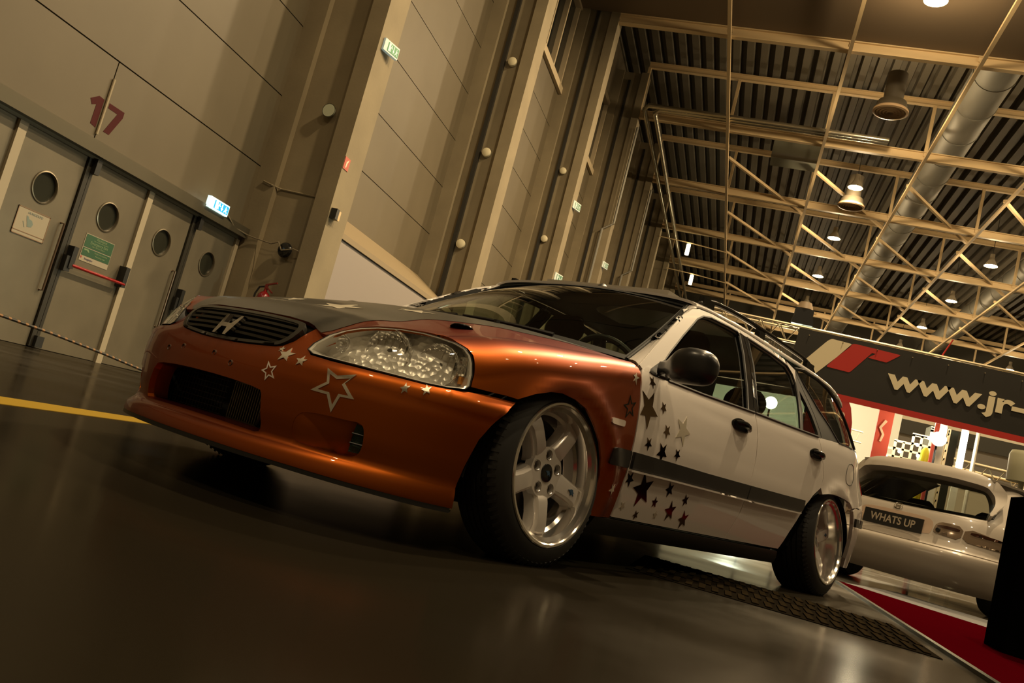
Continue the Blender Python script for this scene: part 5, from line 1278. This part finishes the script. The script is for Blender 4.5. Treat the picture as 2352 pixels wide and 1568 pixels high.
panel('window_surround', tail2, gl2, BLACKG, rw2, off=.002, thick=.002, h=.05, holes=[[(a, b + .008) for a, b in g_in]], **kw)
for s in (1, -1):
    sw = [(s * a, b) for a, b in ((1.16,.80),(1.9,.80),(1.9,1.06),(1.50,1.09),(1.10,1.07),(1.07,1.03))]
    panel('side_window', tail2, sw if s > 0 else sw[::-1], BLACKG, hb, off=.003, thick=.004, h=.06, **kw)
    sf = [(s * a, b) for a, b in ((1.03,.77),(1.9,.745),(1.9,.80),(1.16,.80),(1.07,1.03),(1.10,1.07),(1.5,1.09),(1.9,1.06),(1.9,1.15),(1.02,1.12),(1.065,.95))]
    panel('side_frame', tail2, sf if s > 0 else sf[::-1], WH2, hb, thick=.02, h=.06, **kw)
    lm = chaikin(xz([(.335,.60),(.345,.655),(.40,.676),(.545,.668),(.545,.553),(.42,.562),(.345,.572)]), 1)
    lo = chaikin(xz([(.555,.668),(.72,.640),(.80,.600),(.825,.565),(.81,.545),(.70,.543),(.555,.552)]), 1)
    for nm, L in (('tail_lamp_inner', lm), ('tail_lamp_outer', lo)):
        Q = L if s > 0 else [(-a, b) for a, b in reversed(L)]
        tl = panel(nm, tail2, Q, mat('smoked_lamp', (.26,.19,.13), .08, .3, 1.), hb, off=.006, thick=.008, h=.03, **kw)
        cx_ = sum(q[0] for q in Q) / len(Q)
        panel('lamp_stripe', tail2, [(cx_ + (q[0] - cx_) * .8, .632 + (q[1] - .61) * .22) for q in Q], mat('lamp_dark', (.05,.02,.012), .1, .2, 1.), tl, off=.009, thick=.004, h=.03, **kw)
rec = chaikin(xz([(-.33,.535),(.31,.535),(.33,.60),(.31,.672),(.22,.690),(-.22,.690),(-.33,.672),(-.35,.60)]), 1)
rc2 = panel('plate_recess', tail2, rec, mat('recess_tan', (.50,.36,.26), .5), body2, off=.0015, thick=.003, h=.04, **kw)
pt = empty('number_plate', parent=hb)
F2m = frame((0, -.030, .594), (1, 0, 0), (0, .10, 1))
mb = MB(); mb.box((0, 0, 0), (.53, .125, .012)); mb.v = [tuple(F2m @ Vector(v)) for v in mb.v]; mb.build('plate', BLACKP, pt)
text('plate_letters', 'WHATS UP', .092, mat('plate_ink', (.52,.44,.33), .5), pt, F2m @ Matrix.Translation((0, -.002, .0075)), .001, offset=.0018, sx=.86, spacing=1.02)
mb = MB(); mb.lathe([(.001,.006),(.016,.006),(.018,.0),(.018,-.02)], Matrix.Translation((.375, .005, .602)) @ Matrix.Rotation(pi, 4, 'Z'), 16); mb.build('boot_lock', BLACKP, hb)
mb = MB(); q = Vector(tail2(0, .733)); Fq = frame((q.x - .01, q.y - .006, q.z), (1, 0, 0), (0, .35, 1))
mb.prism([(-.022,-.018),(-.012,-.018),(-.009,-.004),(.009,-.004),(.012,-.018),(.022,-.018),(.026,.018),(.018,.018),(.012,.004),(-.012,.004),(-.018,.018),(-.026,.018)], lambda p: Fq @ Vector((p[0], p[1], .004)), lambda p: Fq @ Vector((p[0], p[1], -.004))); mb.build('badge', CHROME, hb)
mb = MB(); ring_ = [Fq @ Vector((.038 * math.cos(a) * (1 - .1 * math.sin(a)), .030 * math.sin(a), .002)) for a in [k * 2 * pi / 28 for k in range(28)]]; mb.tube(ring_, .003, 6, closed=True); mb.build('badge_ring', CHROME, hb)
# roof and spoiler
def roof2(x, t): return (x, .40 + 1.5 * t, 1.135 + .045 * (1 - (x / .62) ** 2) + .03 * math.sin(t * pi * .6))
panel('roof', roof2, [(-.60,0),(0,0),(.60,0),(.62,.5),(.62,1),(0,1),(-.62,1),(-.62,.5)], WH2, hb, h=.08, thick=.02, conv=lambda p: p, aim=(0, 1.2, .5))
def brow(x, z): return (x, lerpt([(.88,.10),(1.0,.235),(1.08,.27),(1.14,.30),(1.20,.36)], z) + .20 * (abs(x) / .7) ** 3, z)
panel('roof_spoiler', brow, rounded([(-.676,.82),(-.665,.93),(-.625,1.0),(-.56,1.065),(-.3,1.085),(.3,1.085),(.56,1.065),(.625,1.0),(.665,.92),(.676,.82),(.696,.82),(.715,.955),(.69,1.05),(.61,1.13),(.45,1.172),(.2,1.188),(-.2,1.188),(-.45,1.172),(-.61,1.13),(-.69,1.05),(-.715,.955),(-.696,.82)], .3), WH2, hb, h=.04, thick=.16, conv=lambda p: p, aim=(0, 1.6, .9))
# inside: dark tub, seat heads; underneath: tyres, silencer
mb = MB(); mb.bx((-.70, .55, .30), (.70, 2.0, .70)); mb.bx((-.66, .40, .16), (.66, 3.2, .30)); mb.build('cabin_tub', DARKHOLE, hb)
for x in (-.25, .40):
    mb = MB(); R = []
    for i in range(9):
        t_ = i / 8; k = math.sin(pi * (.1 + .8 * t_)) ** .5; R.append([(x + .15 * k * math.cos(a), .95 + .05 * k * math.sin(a), .72 + .16 * t_) for a in [j * 2 * pi / 18 for j in range(18)]])
    mb.quadstrip(R, True, True); mb.build('head_restraint', FABRIC, hb, angle=60)
for s in (1, -1):
    mb = MB(); mb.lathe([(.18,-.09),(.27,-.085),(.29,-.05),(.29,.05),(.27,.085),(.18,.09)], Matrix.Translation((s * .70, .62, .29)) @ Matrix.Rotation(pi / 2, 4, 'Z'), 40); mb.build('tyre', RUBBER, hb)
mb = MB(); mb.tube([(-.10, .10, .215), (.32, .10, .215)], .075, 14); mb.build('silencer', mat('silencer', (.04,.035,.03), .5, .6), hb)

# ================================================================== light, world, camera
def area(loc, power, size, col=(1., .80, .52), shape='DISK', rot=(0, 0, 0), spread=None):
    l = bpy.data.lights.new('lamp_light', 'AREA'); l.energy = power; l.shape = shape; l.size = size; l.color = col
    if spread: l.spread = spread
    o = bpy.data.objects.new('lamp_light', l); C.objects.link(o); o.location = loc; o.rotation_euler = rot
    return o
def point(loc, power, r, col):
    l = bpy.data.lights.new('lamp_light', 'POINT'); l.energy = power; l.shadow_soft_size = r; l.color = col
    o = bpy.data.objects.new('lamp_light', l); C.objects.link(o); o.location = loc
    return o
WARM = (1., .75, .43)
for i, (x, c) in enumerate(LX):
    for j, y in enumerate(LY):
        point((x, y, 19.25), 900, .3, WARM)
for x, y in ((3.35, 31.2), (3.35, 40.8), (13, 31.2), (13, 40.8)): point((x, y, 19.25), 900, .3, WARM)
# the row goes on over and behind the place where the picture was taken
for x, y, pw in HALL_LAMPS:
    area((x, y, 19.45), pw, .72, WARM)
area((2.98, 14.93, 2.20), 90, .2, (1., .9, .68), rot=(math.radians(90), 0, 0))
pl = bpy.data.lights.new('stand_light', 'POINT'); pl.energy = 120; pl.color = (1., .88, .62); pl.shadow_soft_size = .15
o = bpy.data.objects.new('stand_light', pl); C.objects.link(o); o.location = (2.6, 16.3, 2.75)
pl = bpy.data.lights.new('stand_light', 'POINT'); pl.energy = 330; pl.color = (.86, 1., .80); pl.shadow_soft_size = .15
o = bpy.data.objects.new('stand_light', pl); C.objects.link(o); o.location = (.3, 16.8, 2.2)
wd = bpy.data.worlds.new('World'); bpy.context.scene.world = wd; wd.use_nodes = True
wd.node_tree.nodes['Background'].inputs[0].default_value = (.5, .38, .24, 1); wd.node_tree.nodes['Background'].inputs[1].default_value = .02
cd = bpy.data.cameras.new('camera'); cam = bpy.data.objects.new('camera', cd); C.objects.link(cam)
cd.sensor_width = 36; cd.lens = 2023.973 * 36 / 2352; cd.clip_start = .02; cd.clip_end = 300
fw = Vector((-.26286319, .95728303, .12046635)); rt = Vector((.94082991, .22664085, .2519385)); up = rt.cross(fw)
cam.matrix_world = Matrix(((rt.x, up.x, -fw.x, 0), (rt.y, up.y, -fw.y, 0), (rt.z, up.z, -fw.z, .32389), (0, 0, 0, 1)))
sc = bpy.context.scene; sc.camera = cam
sc.view_settings.view_transform = 'Standard'; sc.view_settings.look = 'None'; sc.view_settings.exposure = 0.; sc.view_settings.gamma = 1; sc.view_settings.use_curve_mapping = False
